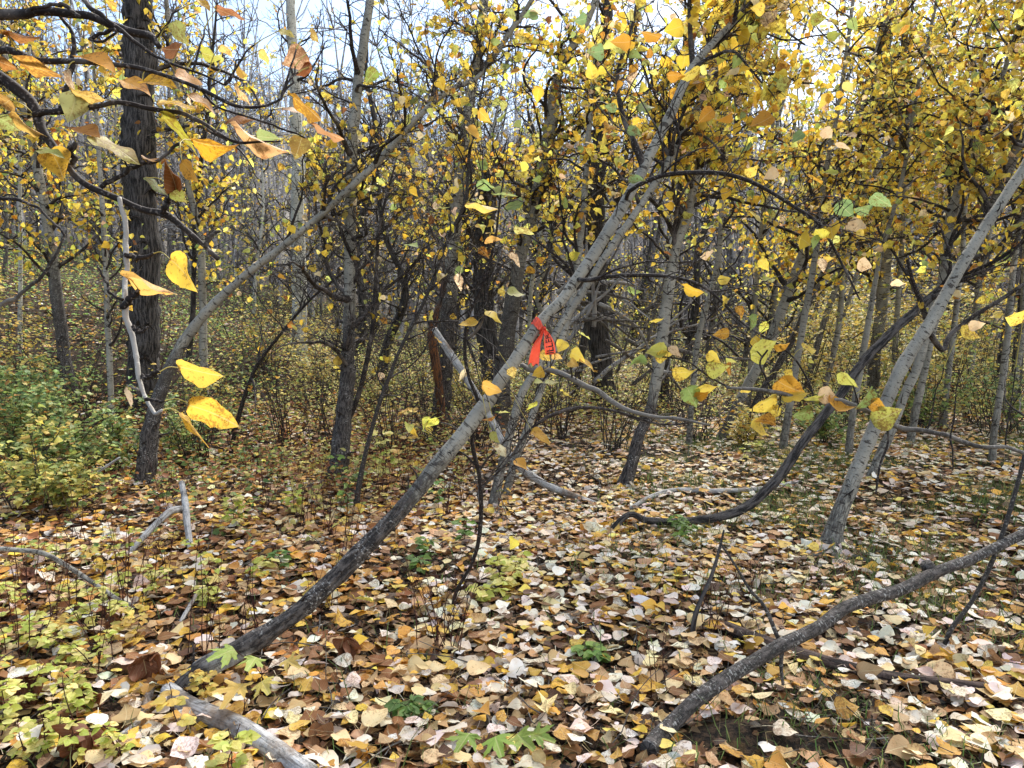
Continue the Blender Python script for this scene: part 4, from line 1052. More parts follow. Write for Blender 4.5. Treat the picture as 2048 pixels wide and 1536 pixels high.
# ------------------------------------------------------------------ orange ribbon
def ribbon():
    base = P(1092, 655, 3.05)
    d = np.linalg.norm(RT[:, :3] - P(1075, 650, 3.05), axis=1)
    px_, py_, _ = proj(RT[:, :3]); i = int(np.argmin(np.hypot(px_ - 1076, py_ - 652)))
    c = RT[i, :3]; T = norm(RT[i + 2, :3] - RT[i - 2, :3]); r = RT[i, 3]
    Dc = c[1]
    th = thing("flagging_ribbon", "fluorescent orange plastic ribbon knotted round the leaning poplar, two tails hanging, one printed", "ribbon", c)
    m, n, l = new_mat("ribbon_plastic")
    ob = n.new("ShaderNodeTexCoord").outputs['Object']
    f = noise(n, l, ob, 90, 3, .6)
    col = mix(n, l, f, (0.92, 0.075, 0.03), (0.95, 0.16, 0.09))
    p = n.new("ShaderNodeBsdfPrincipled"); l.new(col, p.inputs['Base Color']); p.inputs['Roughness'].default_value = .35
    bp = n.new("ShaderNodeBump"); bp.inputs['Strength'].default_value = .5; bp.inputs['Distance'].default_value = .004
    l.new(noise(n, l, ob, 160, 3, .6), bp.inputs['Height']); l.new(bp.outputs[0], p.inputs['Normal'])
    t = n.new("ShaderNodeBsdfTranslucent"); l.new(col, t.inputs['Color'])
    ms = n.new("ShaderNodeMixShader"); ms.inputs[0].default_value = .4
    l.new(p.outputs[0], ms.inputs[1]); l.new(t.outputs[0], ms.inputs[2])
    o = n.new("ShaderNodeOutputMaterial"); l.new(ms.outputs[0], o.inputs[0])
    # band round the stem, gathered towards the knot
    ref = norm(np.array([0, 1., 0]) - T[1] * T); n2 = np.cross(T, ref)
    knot = P(1091, 659, Dc - r * .9)
    ka = math.atan2(float(np.dot(knot - c, n2)), float(np.dot(knot - c, ref)))
    S, W = 48, 9
    v = []
    for q in range(S):
        ang = ka + q / S * 2 * math.pi
        gather = 1 - 0.55 * math.exp(-((min(q, S - q) / S * 2 * math.pi) / .55) ** 2)
        for w in range(W):
            off = (w / (W - 1) - .5) * 0.036 * gather + 0.010 * math.cos(ang - ka) * -1
            rr = r * 1.10 + 0.0022 + 0.0018 * math.sin(w * 1.9 + q * .5) + 0.0015 * math.sin(q * 1.3) + 0.006 * (1 - gather)
            v.append(c + T * off + rr * (math.cos(ang) * ref + math.sin(ang) * n2))
    i_ = np.arange(S * W).reshape(S, W); j_ = np.roll(i_, -1, 0)
    qd = np.stack([i_[:, :-1], i_[:, 1:], j_[:, 1:], j_[:, :-1]], -1).reshape(-1, 4)
    A = Acc(); A.add(v, quads=qd); A.build("band", m, th)
    # knot
    kp = c + (knot - c) / np.linalg.norm(knot - c) * (r * 1.12 + .008)
    A = Acc()
    for q in range(3):
        tt = np.linspace(0, 2 * np.pi, 14)
        ax = norm(RS(q).normal(0, 1, 3)); bx = norm(np.cross(ax, [0.3, .2, 1])); 
        ring = kp + 0.006 * (np.cos(tt)[:, None] * ax + np.sin(tt)[:, None] * bx)
        tubes(A, ring, np.full(14, .0042), 6)
    A.build("knot", m, th)
    def tail(cl, wd, tw, name, notch=False):
        """cl: rows (px,py,depth offset); width in metres; twist angle per row"""
        pts = np.array([P(x, y, kp[1] + o_) for x, y, o_ in cl]); pts[0] = kp
        n_ = 40
        s = smooth(np.hstack([pts, np.array(wd)[:, None], np.array(tw)[:, None]]), n_)
        T_ = norm(np.gradient(s[:, :3], axis=0))
        X_ = norm(np.cross(T_, np.array([0, 1., 0])))        # across, facing the camera
        Y_ = np.cross(X_, T_)
        Wn = 9; vv = []
        for q in range(n_):
            a_ = s[q, 4]
            for w in range(Wn):
                u = w / (Wn - 1) - .5
                e = u * s[q, 3]
                z_ = 0.0035 * math.sin(u * 5 + q * .22) + .003 * math.cos(u * 9) * (1 - q / n_)
                dn = 0
                if notch and q == n_ - 1: dn = 0.008 * math.cos(u * 11)
                vv.append(s[q, :3] + X_[q] * e * math.cos(a_) + Y_[q] * (e * math.sin(a_) + z_) + T_[q] * dn)
        ii = np.arange(n_ * Wn).reshape(n_, Wn)
        qq = np.stack([ii[:-1, :-1], ii[:-1, 1:], ii[1:, 1:], ii[1:, :-1]], -1).reshape(-1, 4)
        A = Acc(); A.add(vv, quads=qq)
        return A.build(name, m, th), s, X_, Y_, np.array(vv).reshape(n_, Wn, 3)
    tail([(1091, 659, 0), (1082, 672, -.012), (1074, 690, -.015), (1070, 710, -.012), (1067, 729, -.01)], [.012, .026, .036, .042, .044], [.9, 1.0, .55, .25, .2], "tail", True)
    t2, s, X_, Y_, vv = tail([(1091, 659, 0), (1095, 672, -.015), (1098, 685, -.018), (1100, 698, -.018), (1101, 709, -.015)], [.010, .028, .042, .044, .042], [.5, .35, .15, .05, 0], "tail")
    # print reading up the tail: letters set along it, on its visible face
    cu = bpy.data.curves.new("lettering", 'FONT'); cu.body = "ILLER"; cu.size = 1.0; cu.offset = 0.018; cu.resolution_u = 2
    to = bpy.data.objects.new("lettering", cu); sc.collection.objects.link(to)
    dg = bpy.context.evaluated_depsgraph_get()
    me = bpy.data.meshes.new_from_object(to.evaluated_get(dg))
    bpy.data.objects.remove(to)
    co = np.array([vt.co[:] for vt in me.vertices])
    # even out: u along the tail (0 = hem), w across
    x0, x1 = co[:, 0].min(), co[:, 0].max(); y0, y1 = co[:, 1].min(), co[:, 1].max()
    U = (co[:, 0] - x0) / (x1 - x0); V = (co[:, 1] - y0) / (y1 - y0)
    f_ = (1 - (0.04 + U * 0.74)) * (vv.shape[0] - 1); g_ = (0.5 + (V - .5) * 0.70) 
    g_ = g_ * (vv.shape[1] - 1)
    fi = np.clip(f_.astype(int), 0, vv.shape[0] - 2); gi = np.clip(g_.astype(int), 0, vv.shape[1] - 2)
    ff = (f_ - fi)[:, None]; gg = (g_ - gi)[:, None]
    # reading direction: letters' up must point to the left as in the photograph (text turned a quarter left)
    def samp(fi, gi): return vv[fi, gi]
    g2 = (vv.shape[1] - 1) - g_; gi = np.clip(g2.astype(int), 0, vv.shape[1] - 2); gg = (g2 - gi)[:, None]
    if X_[20][0] > 0:
        gi = np.clip(((vv.shape[1] - 1) - g_).astype(int), 0, vv.shape[1] - 2); gg = (((vv.shape[1] - 1) - g_) - gi)[:, None]
    else:
        gi = np.clip(g_.astype(int), 0, vv.shape[1] - 2); gg = (g_ - gi)[:, None]
    pos = (samp(fi, gi) * (1 - gg) + samp(fi, gi + 1) * gg) * (1 - ff) + (samp(fi + 1, gi) * (1 - gg) + samp(fi + 1, gi + 1) * gg) * ff
    pos += norm(CAM - pos) * 0.0008
    pos -= np.array(t2.parent['_o'])
    me.vertices.foreach_set("co", pos.ravel().astype(np.float32)); me.update()
    me.materials.clear(); me.materials.append(plain("ribbon_ink", (0.012, 0.01, 0.01), .5))
    lo = bpy.data.objects.new("lettering", me); sc.collection.objects.link(lo); lo.parent = t2
ribbon()

# ------------------------------------------------------------------ logs and sticks
def log(name, label, cat, ctrl, mode="ground", D0=None, D1=None, mat=MAT_BARK, age=.6, bare=0., rot=0., sides=14, seed=1, lift=.5, stubs=0, ridge=.08, lump=.06, extra=(), hollow=False, group=None):
    rows = []
    c = np.array(ctrl, float); sg = np.linspace(0, 1, len(c))
    for (x, y, w), q in zip(c, sg):
        if mode == "ground":
            g = G(x, y); Dd = float(g[1]); r = w * .86 / 2 / F_PX * math.hypot(Dd, 1.3); g = g.copy(); g[2] += r * lift
            rows.append(list(g) + [r])
        else:
            Dd = D0 + (D1 - D0) * q; rows.append(list(P(x, y, Dd)) + [w * .62 / 2 / F_PX * Dd])
    rows = np.array(rows)
    L = np.linalg.norm(np.diff(rows[:, :3], axis=0), axis=1).sum()
    n = int(np.clip(L / .018, 20, 160)); s = smooth(rows, n)
    s[:, 2] = np.maximum(s[:, 2], ground_z(s[:, 0], s[:, 1]) + s[:, 3] * (lift - .5)) if mode == "ground" else s[:, 2]
    rng = RS(seed)
    s[:, :3] += np.stack([vn(np.arange(n) * .05, np.zeros(n), seed + q) for q in range(3)], 1) * .06 * s[:, 3:4]
    col = np.zeros((n, 4)); col[:, 0] = age; col[:, 1] = bare; col[:, 2] = rot; col[:, 3] = 1
    b = s[0, :3].copy(); b[2] = float(ground_z(b[0], b[1]))
    th = thing(name, label, cat, b, group)
    A = Acc(); tubes(A, s[:, :3], s[:, 3], sides, col=col, uvs=True, bark=(ridge, lump, 1.0), seed=seed, cap=True)
    A.build("stem", mat, th)
    for e, da, db in extra:
        e = np.array(e, float); q_ = np.linspace(0, 1, len(e))
        if da is None: w3 = np.array([list(G(x, y) + np.array([0, 0, w / 2 / F_PX * 3])) + [w / 2 / F_PX * float(G(x, y)[1])] for x, y, w in e])
        else: w3 = np.array([list(P(x, y, da + (db - da) * k)) + [w / 2 / F_PX * (da + (db - da) * k)] for (x, y, w), k in zip(e, q_)])
        sm = smooth(w3, 30); A = Acc(); tubes(A, sm[:, :3], sm[:, 3], 9, col=(age, bare, rot, 1), uvs=True, bark=(ridge, lump, 1.0), seed=seed + 3, cap=True); A.build("branch", mat, th)
    for q in range(stubs):
        i = rng.randint(2, n - 2); T = norm(s[i + 1, :3] - s[i, :3])
        p = grow(rng, s[i:i + 1, :3], side_dirs(rng, T[None], np.array([1.1]), .8), np.array([rng.uniform(.08, .5)]), 8, .18, .02)
        A = Acc(); tubes(A, p, np.linspace(.006, .0015, 8)[None], 6, col=(.3, .3, .3, 1)); A.build("twig", MAT_TWIG, th)
    return th

log("leaning_pole", "lichen-speckled dead pole propped across the lower right corner", "dead pole",
    [(1296, 1500, 58), (1330, 1462, 54), (1400, 1395, 52), (1480, 1340, 48), (1560, 1292, 45), (1640, 1252, 42), (1700, 1212, 42), (1800, 1180, 38), (1870, 1146, 38), (1950, 1115, 34), (2048, 1066, 32), (2130, 1025, 30)],
    "air", 2.10, 3.1, age=.62, seed=61, stubs=0, sides=20, ridge=.10,
    extra=[([(1870, 1150, 26), (1860, 1140, 30), (1852, 1128, 22)], 2.86, 2.84), ([(1565, 1290, 10), (1562, 1330, 8), (1566, 1370, 6)], 2.5, 2.48), ([(1562, 1290, 9), (1530, 1215, 8), (1500, 1180, 6), (1470, 1130, 5), (1440, 1085, 4)], 2.52, 2.6)])
log("fallen_log", "dark bark-covered log lying under the propped pole at the lower right", "log", [(1450, 1268, 30), (1500, 1288, 32), (1560, 1308, 34), (1680, 1350, 32), (1800, 1374, 30), (1900, 1386, 32), (2048, 1402, 32), (2150, 1412, 30)], age=.9, rot=.25, seed=62, mat=MAT_DARKBARK, lift=.6)
log("fallen_log", "bare silvery log running out of the bottom edge beside the charred poplar foot", "log", [(338, 1398, 36), (365, 1425, 44), (410, 1448, 44), (480, 1484, 46), (540, 1518, 46), (620, 1572, 44)], age=.3, bare=1., seed=63, lift=.8, ridge=.05,
    extra=[([(500, 1490, 14), (478, 1482, 13), (520, 1470, 8)], None, None)])
log("forked_stick", "weathered grey forked stick standing in the leaves left of the long leaning poplar's shadow side", "stick", [(388, 1140, 17), (380, 1090, 20), (374, 1045, 22), (370, 1005, 22), (363, 965, 18)], "air", 4.0, 4.55, age=.8, bare=.55, seed=64,
    extra=[([(370, 1018, 16), (342, 1022, 15), (310, 1050, 13), (280, 1082, 12), (245, 1122, 8)], 4.4, 3.95)])
log("forked_stick", "small grey stick broken into a fork, flat on the leaves by the bottom edge", "stick", [(302, 1392, 16), (290, 1430, 16), (276, 1462, 14), (232, 1488, 10)], age=.3, bare=1., seed=65, lift=1.2, extra=[([(280, 1452, 12), (300, 1465, 10), (316, 1476, 6)], None, None)])
log("dead_branch", "pale rough branch lying at the left edge behind the lime-leaved plants", "branch", [(-40, 1096, 16), (30, 1100, 16), (90, 1108, 16), (150, 1142, 15), (190, 1168, 14), (240, 1200, 12), (285, 1215, 9)], "air", 3.35, 3.25, age=.35, seed=66, sides=12)
log("leaning_log", "silver splintered dead log propped behind the ribbon tree and sloping down to the right", "log",
    [(868, 658, 20), (895, 700, 25), (925, 745, 24), (960, 800, 24), (990, 855, 26), (1012, 900, 26), (1045, 938, 26), (1085, 966, 24), (1140, 990, 22), (1192, 1008, 18)], "air", 6.3, 5.45, age=.4, bare=1., seed=67, sides=18, ridge=.14)
log("fallen_log", "smooth grey log lying flat beyond the ribbon tree, right of the leaning silver one", "log", [(1120, 818, 16), (1170, 826, 18), (1230, 830, 17), (1290, 842, 15), (1350, 856, 12)], age=.3, bare=.8, seed=68, lift=1.4)
log("dead_branch", "thin grey curved branch lying just above the dark curving stem", "branch", [(1262, 1025, 9), (1300, 1003, 11), (1350, 990, 11), (1430, 990, 11), (1520, 985, 10), (1600, 968, 7)], age=.3, bare=.7, seed=69, lift=1.6)
log("stick", "dark upright stick standing above the propped pole", "stick", [(1382, 1290, 17), (1392, 1225, 16), (1420, 1160, 13), (1436, 1110, 10), (1448, 1060, 6)], "air", 2.95, 3.0, age=.9, seed=70, mat=MAT_DARKBARK)
log("stick", "grey stick poking out of the leaves behind the green bush", "stick", [(178, 960, 9), (205, 938, 9), (240, 915, 7)], "air", 5.7, 5.8, bare=1., seed=71)
log("stick", "short grey stick upright beside the lime-leaved plants", "stick", [(352, 1262, 12), (372, 1225, 14), (392, 1190, 12)], "air", 3.1, 3.3, bare=.9, seed=72)
# brush pile of dead limbs behind the ribbon
br_rng = RS(5)
g0 = P(1170, 700, 9.0); g0[2] = float(ground_z(g0[0], g0[1]))
bt = thing("brush_pile", "tangled heap of dead grey limbs behind the ribbon", "brush pile", g0)
for q in range(34):
    x = br_rng.uniform(1060, 1330); y = br_rng.uniform(560, 780)
    ln = br_rng.uniform(80, 260); an = br_rng.uniform(-.6, .9) if q % 2 else br_rng.uniform(-1.4, -.4)
    Dq = 9 + br_rng.uniform(-.5, .6); w = br_rng.uniform(4, 11)
    p = grow(br_rng, P(x, y, Dq)[None], np.array([[math.cos(an), br_rng.normal(0, .2), -math.sin(an)]]), np.array([ln / F_PX * Dq]), 14, .07)
    A = Acc(); tubes(A, p, (w / 2 / F_PX * 9) * np.linspace(1, .3, 14)[None], 7, col=(.5, br_rng.uniform(0, 1), .1, 1), uvs=True, bark=(.06, .05, 1.), seed=q, cap=True)
    A.build("limb", MAT_BARK, bt)

# soil mound with a few leaves, at the bottom edge, is part of the ground sheet; roots of the flared poplar
rt = [o for o in THINGS if 'flared white-flecked' in o['label']][0]
for q, rows in enumerate(([(1664, 1085, 22), (1690, 1115, 18), (1740, 1132, 13), (1800, 1160, 8)], [(1660, 1090, 20), (1640, 1112, 14), (1610, 1122, 8)], [(1670, 1095, 20), (1672, 1122, 14), (1700, 1140, 8)])):
    e = np.array([list(G(x, y)) + [w / 2 / F_PX * 4.4] for x, y, w in rows]); e[:, 2] += e[:, 3] * .3
    sm = smooth(e, 24); A = Acc(); tubes(A, sm[:, :3], sm[:, 3], 10, col=(.55, .1, 0, 1), uvs=True, bark=(.1, .08, 1.), seed=q, cap=True); A.build("root", MAT_BARK, rt)

# slim leafy poplars of the dense yellow stand on the right
rr = RS(777)
for i, (x0, y0, x1, w, D_) in enumerate([(1575, 850, 1700, 17, 7.4), (1700, 840, 1860, 15, 7.0), (1830, 850, 1990, 17, 7.6), (1985, 860, 2100, 15, 6.6), (1380, 850, 1480, 14, 7.8), (1490, 820, 1560, 13, 9.0), (1640, 820, 1760, 14, 9.4), (1780, 830, 1830, 13, 9.8), (1890, 830, 1960, 14, 8.6), (2030, 830, 2080, 14, 9.0), (2120, 900, 2180, 18, 5.6)]):
    ctrl = [(x0 + (x1 - x0) * t ** .9 + rr.normal(0, 5), y0 - (y0 - 20) * t, w * (1 - .55 * t)) for t in (0, .2, .4, .6, .8, 1)]
    poplar("slim_poplar", f"slim leafy poplar of the yellow stand on the right, {['first','second','third','fourth','fifth','sixth','seventh','eighth','ninth','tenth','eleventh'][sorted([1575,1700,1830,1985,1380,1490,1640,1780,1890,2030,2120]).index(x0)]} from its left", "tree", ctrl, D0=D_, ext=1.0, age=(.4, .2), seed=800 + i, limbs=14, limb_t=(.40, 1), limb_len=1.15, density=.8, size=.056, indiv=40,
           joined=False, group="slim poplars of the yellow stand", pal=CROWN_GREENISH if i % 2 else CROWN, ridge=.04)

# ------------------------------------------------------------------ words for where a thing stands
MARKS = [("the charred poplar foot", 370, 1360), ("the silvery bottom-edge log", 470, 1470), ("the forked grey stick", 350, 1050), ("the curved left poplar", 140, 770), ("the long leaning poplar's foot", 290, 940),
         ("the cream aspen", 600, 740), ("the black-footed poplar", 685, 900), ("the ribbon tree's middle", 870, 940), ("the S-shaped sapling's foot", 905, 1230), ("the silver leaning log", 1050, 930),
         ("the brush pile", 1180, 720), ("the curved dark poplar", 1380, 1030), ("the evenly tapered poplar's foot", 1450, 870), ("the flared poplar's roots", 1670, 1100), ("the propped lower-right pole", 1500, 1330),
         ("the dark lower-right log", 1750, 1370), ("the bent grey sapling", 1900, 1290), ("the dark-banded aspen", 1750, 780), ("the greenish right-edge aspen", 1940, 780), ("the left frame edge", 20, 900), ("the lower left corner", 30, 1480),
         ("the dark soil mound", 1520, 1500), ("the furrowed black trunk", 290, 700), ("the broken dark trunk", 980, 740), ("the pale rough branch", 90, 1110)]
def where(px, py):
    b = min(MARKS, key=lambda m: math.hypot(m[1] - px, (m[2] - py) * 1.3))
    dx, dy = px - b[1], (py - b[2]) * 1.3
    if math.hypot(dx, dy) < 28: r = "right beside"
    elif abs(dx) > abs(dy): r = "right of" if dx > 0 else "left of"
    else: r = "in front of" if dy > 0 else "behind"
    return r + " " + b[0]
_seen = {}
def uniq(label, px, extra=("broadest", "sparser")):
    _seen.setdefault(label, 0); _seen[label] += 1
    return label

RND = _tmpl([(-0.02, .15), (.12, .34), (.34, .42), (.60, .34), (.82, .17)], False)
HL = {'lime': ([(.52, .56, .10), (.62, .60, .16), (.44, .50, .08), (.66, .58, .22)], [4, 3, 3, 1]),
      'green': ([(.14, .27, .06), (.24, .36, .08), (.10, .20, .05)], [3, 3, 2]),
      'yellow': ([(.62, .50, .12), (.54, .50, .14), (.60, .38, .08)], [3, 3, 1])}
HV = {k: leaf_variants(12, RS(200 + i), v, MAT_HERB, RND, "leaf", fold=(0, .35), curl=(-.4, .2), wave=.05) for i, (k, v) in enumerate(HL.items())}

def palmate(rng, col, lobes=5):
    """toothed maple-like blade, unit length"""
    ang = np.linspace(-2.2, 2.2, 41); th = np.linspace(-1.55, 1.55, lobes)
    tipr = {5: [.55, .85, 1.0, .85, .55], 3: [.8, 1.0, .8]}[lobes]
    r = np.zeros(41)
    for a, t in zip(th, tipr): r = np.maximum(r, t * np.clip(1 - np.abs(ang - a) / .62, 0, 1) ** .8)
    r = np.maximum(r, .30) * (1 + .09 * np.where(np.arange(41) % 2, 1, -1))
    c = np.array([0, .12])
    v = [c] + [c + .62 * rr * np.array([math.sin(a), math.cos(a)]) for a, rr in zip(ang, r)]
    v = np.array(v); z = .10 * np.sin(v[:, 0] * 9 + rng.uniform(0, 6)) * .5 - .25 * (v[:, 1] - .2) ** 2 + .06 * np.abs(np.sin(np.arctan2(v[:, 0], v[:, 1] - .12) * 2.9))
    tri = [(0, i, i + 1) for i in range(1, 41)] + [(0, 41, 1)]
    A = Acc(); cc = np.append(np.array(col) * rng.uniform(.85, 1.15), rng.uniform())
    A.add(np.column_stack([v, z]), tris=[(a, c_, b) for a, b, c_ in tri], col=cc, uv=v)
    return A.mesh("leaf", MAT_HERB)

def herb(x, y, h, tint, size, rng, nodes=4, name="leafy_plant", lean=.25, stemmat=None, pal_mesh=None, extra_label="", trio=True):
    z = float(ground_z(x, y)); px, py, _ = proj(np.array([x, y, z])); px, py = float(px), float(py)
    tall = "tall" if h > .26 else "low"
    th = thing(name, f"{tall} {extra_label or tint + '-leaved'} plant {where(px, py)}", "plant", (x, y, z), "small leafy plants among the fallen leaves")
    A = Acc(); pts = []
    ns = rng.randint(1, 3)
    for q in range(ns):
        p = grow(rng, np.array([[x, y, z - .01]]), np.array([[rng.normal(0, lean), rng.normal(0, lean), 1.]]), np.array([h * rng.uniform(.75, 1.15)]), 9, .10, .02)[0]
        tubes(A, p, np.linspace(.0024, .0012, 9), 5, col=(.5, .5, .5, 1)); pts.append(p)
    tw = []
    for p in pts:
        for k in range(nodes):
            i = int(3 + k / nodes * 6); i = min(i, 8)
            for sgn in ((0, 1) if k < nodes - 1 else (0, 1, 2)):
                a = rng.uniform(0, 6.28) if sgn == 0 else a + 2.4
                d = np.array([math.cos(a), math.sin(a), rng.uniform(-.05, .3)])
                tip = p[i] + d * size * rng.uniform(.4, .9); tw.append(np.stack([p[i], (p[i] + tip) / 2 + np.array([0, 0, .004]), tip]))
                for m in range(3 if trio else 1):
                    aa = a + (m - 1) * 1.15 if trio else a
                    yd = np.array([math.cos(aa), math.sin(aa), rng.normal(-.15, .15)])
                    place_leaf("leaf", HV[tint][rng.randint(12)] if pal_mesh is None else pal_mesh[rng.randint(len(pal_mesh))], th, tip, yd,
                               np.array([rng.normal(0, .25), rng.normal(-.15, .25), 1.]), size * rng.uniform(.8, 1.25))
    tw = np.array(tw); tubes(A, tw, np.full(tw.shape[:2], .0009), 3, col=(.5, .5, .5, 1))
    A.build("stem", stemmat or MAT_REDTWIG, th)
    return th

hr = RS(301)
spots = []
for _ in range(900):                                     # the lime plants of the lower left, kept apart from one another
    px, py = hr.uniform(-10, 470), hr.uniform(1080, 1530)
    pr = (1.0 if px < 330 and py < 1300 else .8 if px < 160 else .35)
    if 300 < px < 640 and py > 1290: pr = .12
    if hr.uniform() > pr: continue
    if all(math.hypot(px - a, (py - b) * 1.6) > 46 for a, b in spots): spots.append((px, py))
    if len(spots) >= 44: break
for px, py in spots:
    g = G(px, py + 40)
    herb(g[0], g[1], hr.uniform(.10, .27), 'lime' if hr.uniform() < .8 else 'yellow', hr.uniform(.024, .040), hr, nodes=hr.randint(2, 4))
for px, py, t, h in [(860, 1090, 'green', .14), (840, 1120, 'green', .12), (690, 960, 'green', .32), (930, 1060, 'green', .18), (880, 1000, 'green', .28), (1010, 1150, 'lime', .16), (985, 1180, 'lime', .12), (1030, 1120, 'lime', .14),
                     (1190, 1290, 'green', .08), (1350, 1060, 'green', .16), (1370, 1040, 'green', .14),  (780, 800, 'yellow', .7), (760, 790, 'lime', .6), (520, 1130, 'lime', .14), (560, 1110, 'green', .15),
                     (700, 1000, 'green', .2), (640, 1180, 'yellow', .12), (470, 1030, 'lime', .2), (590, 1010, 'lime', .2), (1480, 900, 'lime', .3), (1530, 880, 'lime', .3), (820, 1400, 'green', .06)]:
    g = G(px, min(py + 30, 1530) if h < .5 else 1000)
    herb(g[0], g[1], h, t, .045 if h < .5 else .06, hr, nodes=3 if h < .5 else 5)
# three seedlings with broad lobed leaves
def lobed(px, py, cols, sizes, label, h=.12):
    sizes = [s * 1.35 for s in sizes]
    g = G(px, py); z = float(ground_z(g[0], g[1]))
    th = thing("maple_like_seedling", label, "plant", (g[0], g[1], z)); A = Acc()
    for i, (c, s_) in enumerate(zip(cols, sizes)):
        a = hr.uniform(0, 6.28)
        tip = np.array([g[0] + math.cos(a) * .03 + (i - (len(cols) - 1) / 2) * .055, g[1] + math.sin(a) * .03, z + h * hr.uniform(.7, 1.2)])
        sm = smooth(np.array([[g[0], g[1], z - .01, .0018], [g[0], g[1], z + h * .5, .0014], list(tip) + [.001]]), 8)
        tubes(A, sm[:, :3], sm[:, 3], 5, col=(.5,) * 4)
        place_leaf("leaf", palmate(hr, c), th, tip, np.array([math.cos(a) * .6 + (i - 1) * .5, -0.9 + math.sin(a) * .4, -.1]), np.array([hr.normal(0, .15), -.45, 1]), s_)
    A.build("stem", MAT_REDTWIG, th)
lobed(525, 1400, [(.34, .46, .10), (.40, .50, .12), (.62, .48, .14)], [.105, .09, .08], "bright green lobed seedling just right of the charred poplar foot", .16)
lobed(490, 1450, [(.64, .46, .12), (.52, .46, .12)], [.125, .09], "gold and green lobed seedling in front of the charred poplar foot", .12)
lobed(1000, 1530, [(.28, .42, .08), (.30, .46, .09), (.36, .48, .10), (.30, .44, .10)], [.095, .10, .085, .08], "green lobed seedling at the middle of the bottom edge", .10)
lobed(460, 1210, [(.62, .50, .16), (.58, .40, .2)], [.07, .07], "pale yellow lobed seedling between the charred foot and the forked stick", .12)
lobed(1560, 1000, [(.34, .46, .1), (.3, .42, .1)], [.06, .06], "small green lobed seedling behind the curved dark poplar", .12)
# big curled brown leaves
for px, py, s_, lab in [(45, 1385, .14, "largest crumpled russet leaf, at the left edge above the lime plants"), (295, 1335, .11, "crumpled russet leaf just left of the charred poplar foot"), (172, 1395, .085, "crumpled dark brown leaf between the two larger russet ones"),
                        (180, 1490, .10, "folded brown leaf near the bottom edge left of the small fork"), (690, 1290, .09, "curled red-brown leaf above the gold seedling"), (65, 1135, .08, "rolled brown leaf hanging under the pale rough branch"), (240, 1240, .08, "crumpled brown leaf left of the upright grey stick")]:
    g = G(px, py + 30); z = float(ground_z(g[0], g[1]))
    A = Acc(); q0 = g + np.array([0, 0, s_ * .75])
    for r_ in range(3):
        leaves(A, LOD0N, np.array([q0 + hr.normal(0, .008, 3)]), np.array([[hr.normal(0, .5), hr.normal(0, .3), -1.]]), np.array([[hr.normal(0, .6), -1., .4]]), np.array([s_]), np.array([(.17, .062, .026)]) * hr.uniform(.8, 1.3), hr, fold=(.5, .9), curl=(-.9, .9), wave=.26, width=np.array([1.3]))
    o = A.build("curled_leaf", MAT_LITTER, None, origin=(g[0], g[1], z)); o['label'] = lab; o['category'] = "leaf"

# red-brown bare stems
def stems(px, py, n, h, label):
    g = G(px, py); z = float(ground_z(g[0], g[1])); th = thing("red_stemmed_shrub", label, "shrub", (g[0], g[1], z), "thin red-brown bare shrubs")
    for i in range(n):
        b = g + hr.normal(0, .035, 3) * np.array([1, 1, 0])
        p = grow(hr, b[None], np.array([[hr.normal(0, .16), hr.normal(0, .16), 1.]]), np.array([h * hr.uniform(.5, 1.1)]), 10, .05, .02); A = Acc()
        tubes(A, p, np.linspace(.0022, .0009, 10)[None], 5, col=(.5,) * 4)
        m = 4; ii = hr.randint(3, 9, m)
        p2 = grow(hr, p[0, ii], np.column_stack([hr.normal(0, .6, (m, 2)), np.full(m, .9)]), hr.uniform(.03, .14, m), 5, .15)
        tubes(A, p2, np.full((m, 5), .0009), 3, col=(.5,) * 4); A.build("stem", MAT_REDTWIG, th)
for a in [(880, 1310, 16, .42), (700, 1120, 7, .5), (1430, 1270, 7, .30), (405, 1330, 6, .5), (250, 1260, 5, .5), (205, 1340, 4, .45), (520, 1290, 5, .35), (600, 1060, 8, .55), (770, 1010, 7, .5), (330, 1180, 4, .4), (120, 1240, 4, .45), (860, 900, 8, .5),
          (560, 930, 8, .5), (470, 900, 7, .55), (1215, 980, 5, .35), (60, 1320, 4, .4), (930, 1010, 5, .4), (650, 1230, 4, .3), (1350, 1400, 4, .2), (1500, 1210, 5, .25), (390, 940, 8, .4), (1170, 900, 6, .4), (500, 960, 9, .6), (620, 900, 10, .7), (740, 940, 10, .6), (820, 1000, 8, .6), (540, 1020, 7, .5), (450, 860, 10, .7), (1040, 880, 8, .6), (900, 1040, 7, .5), (330, 1020, 6, .45), (660, 1080, 6, .4), (160, 1090, 6, .5), (60, 1180, 5, .5)]:
    stems(*a, label=f"{'dense' if a[2] > 6 else 'sparse'} red-brown bare stems {where(a[0], a[1])}")

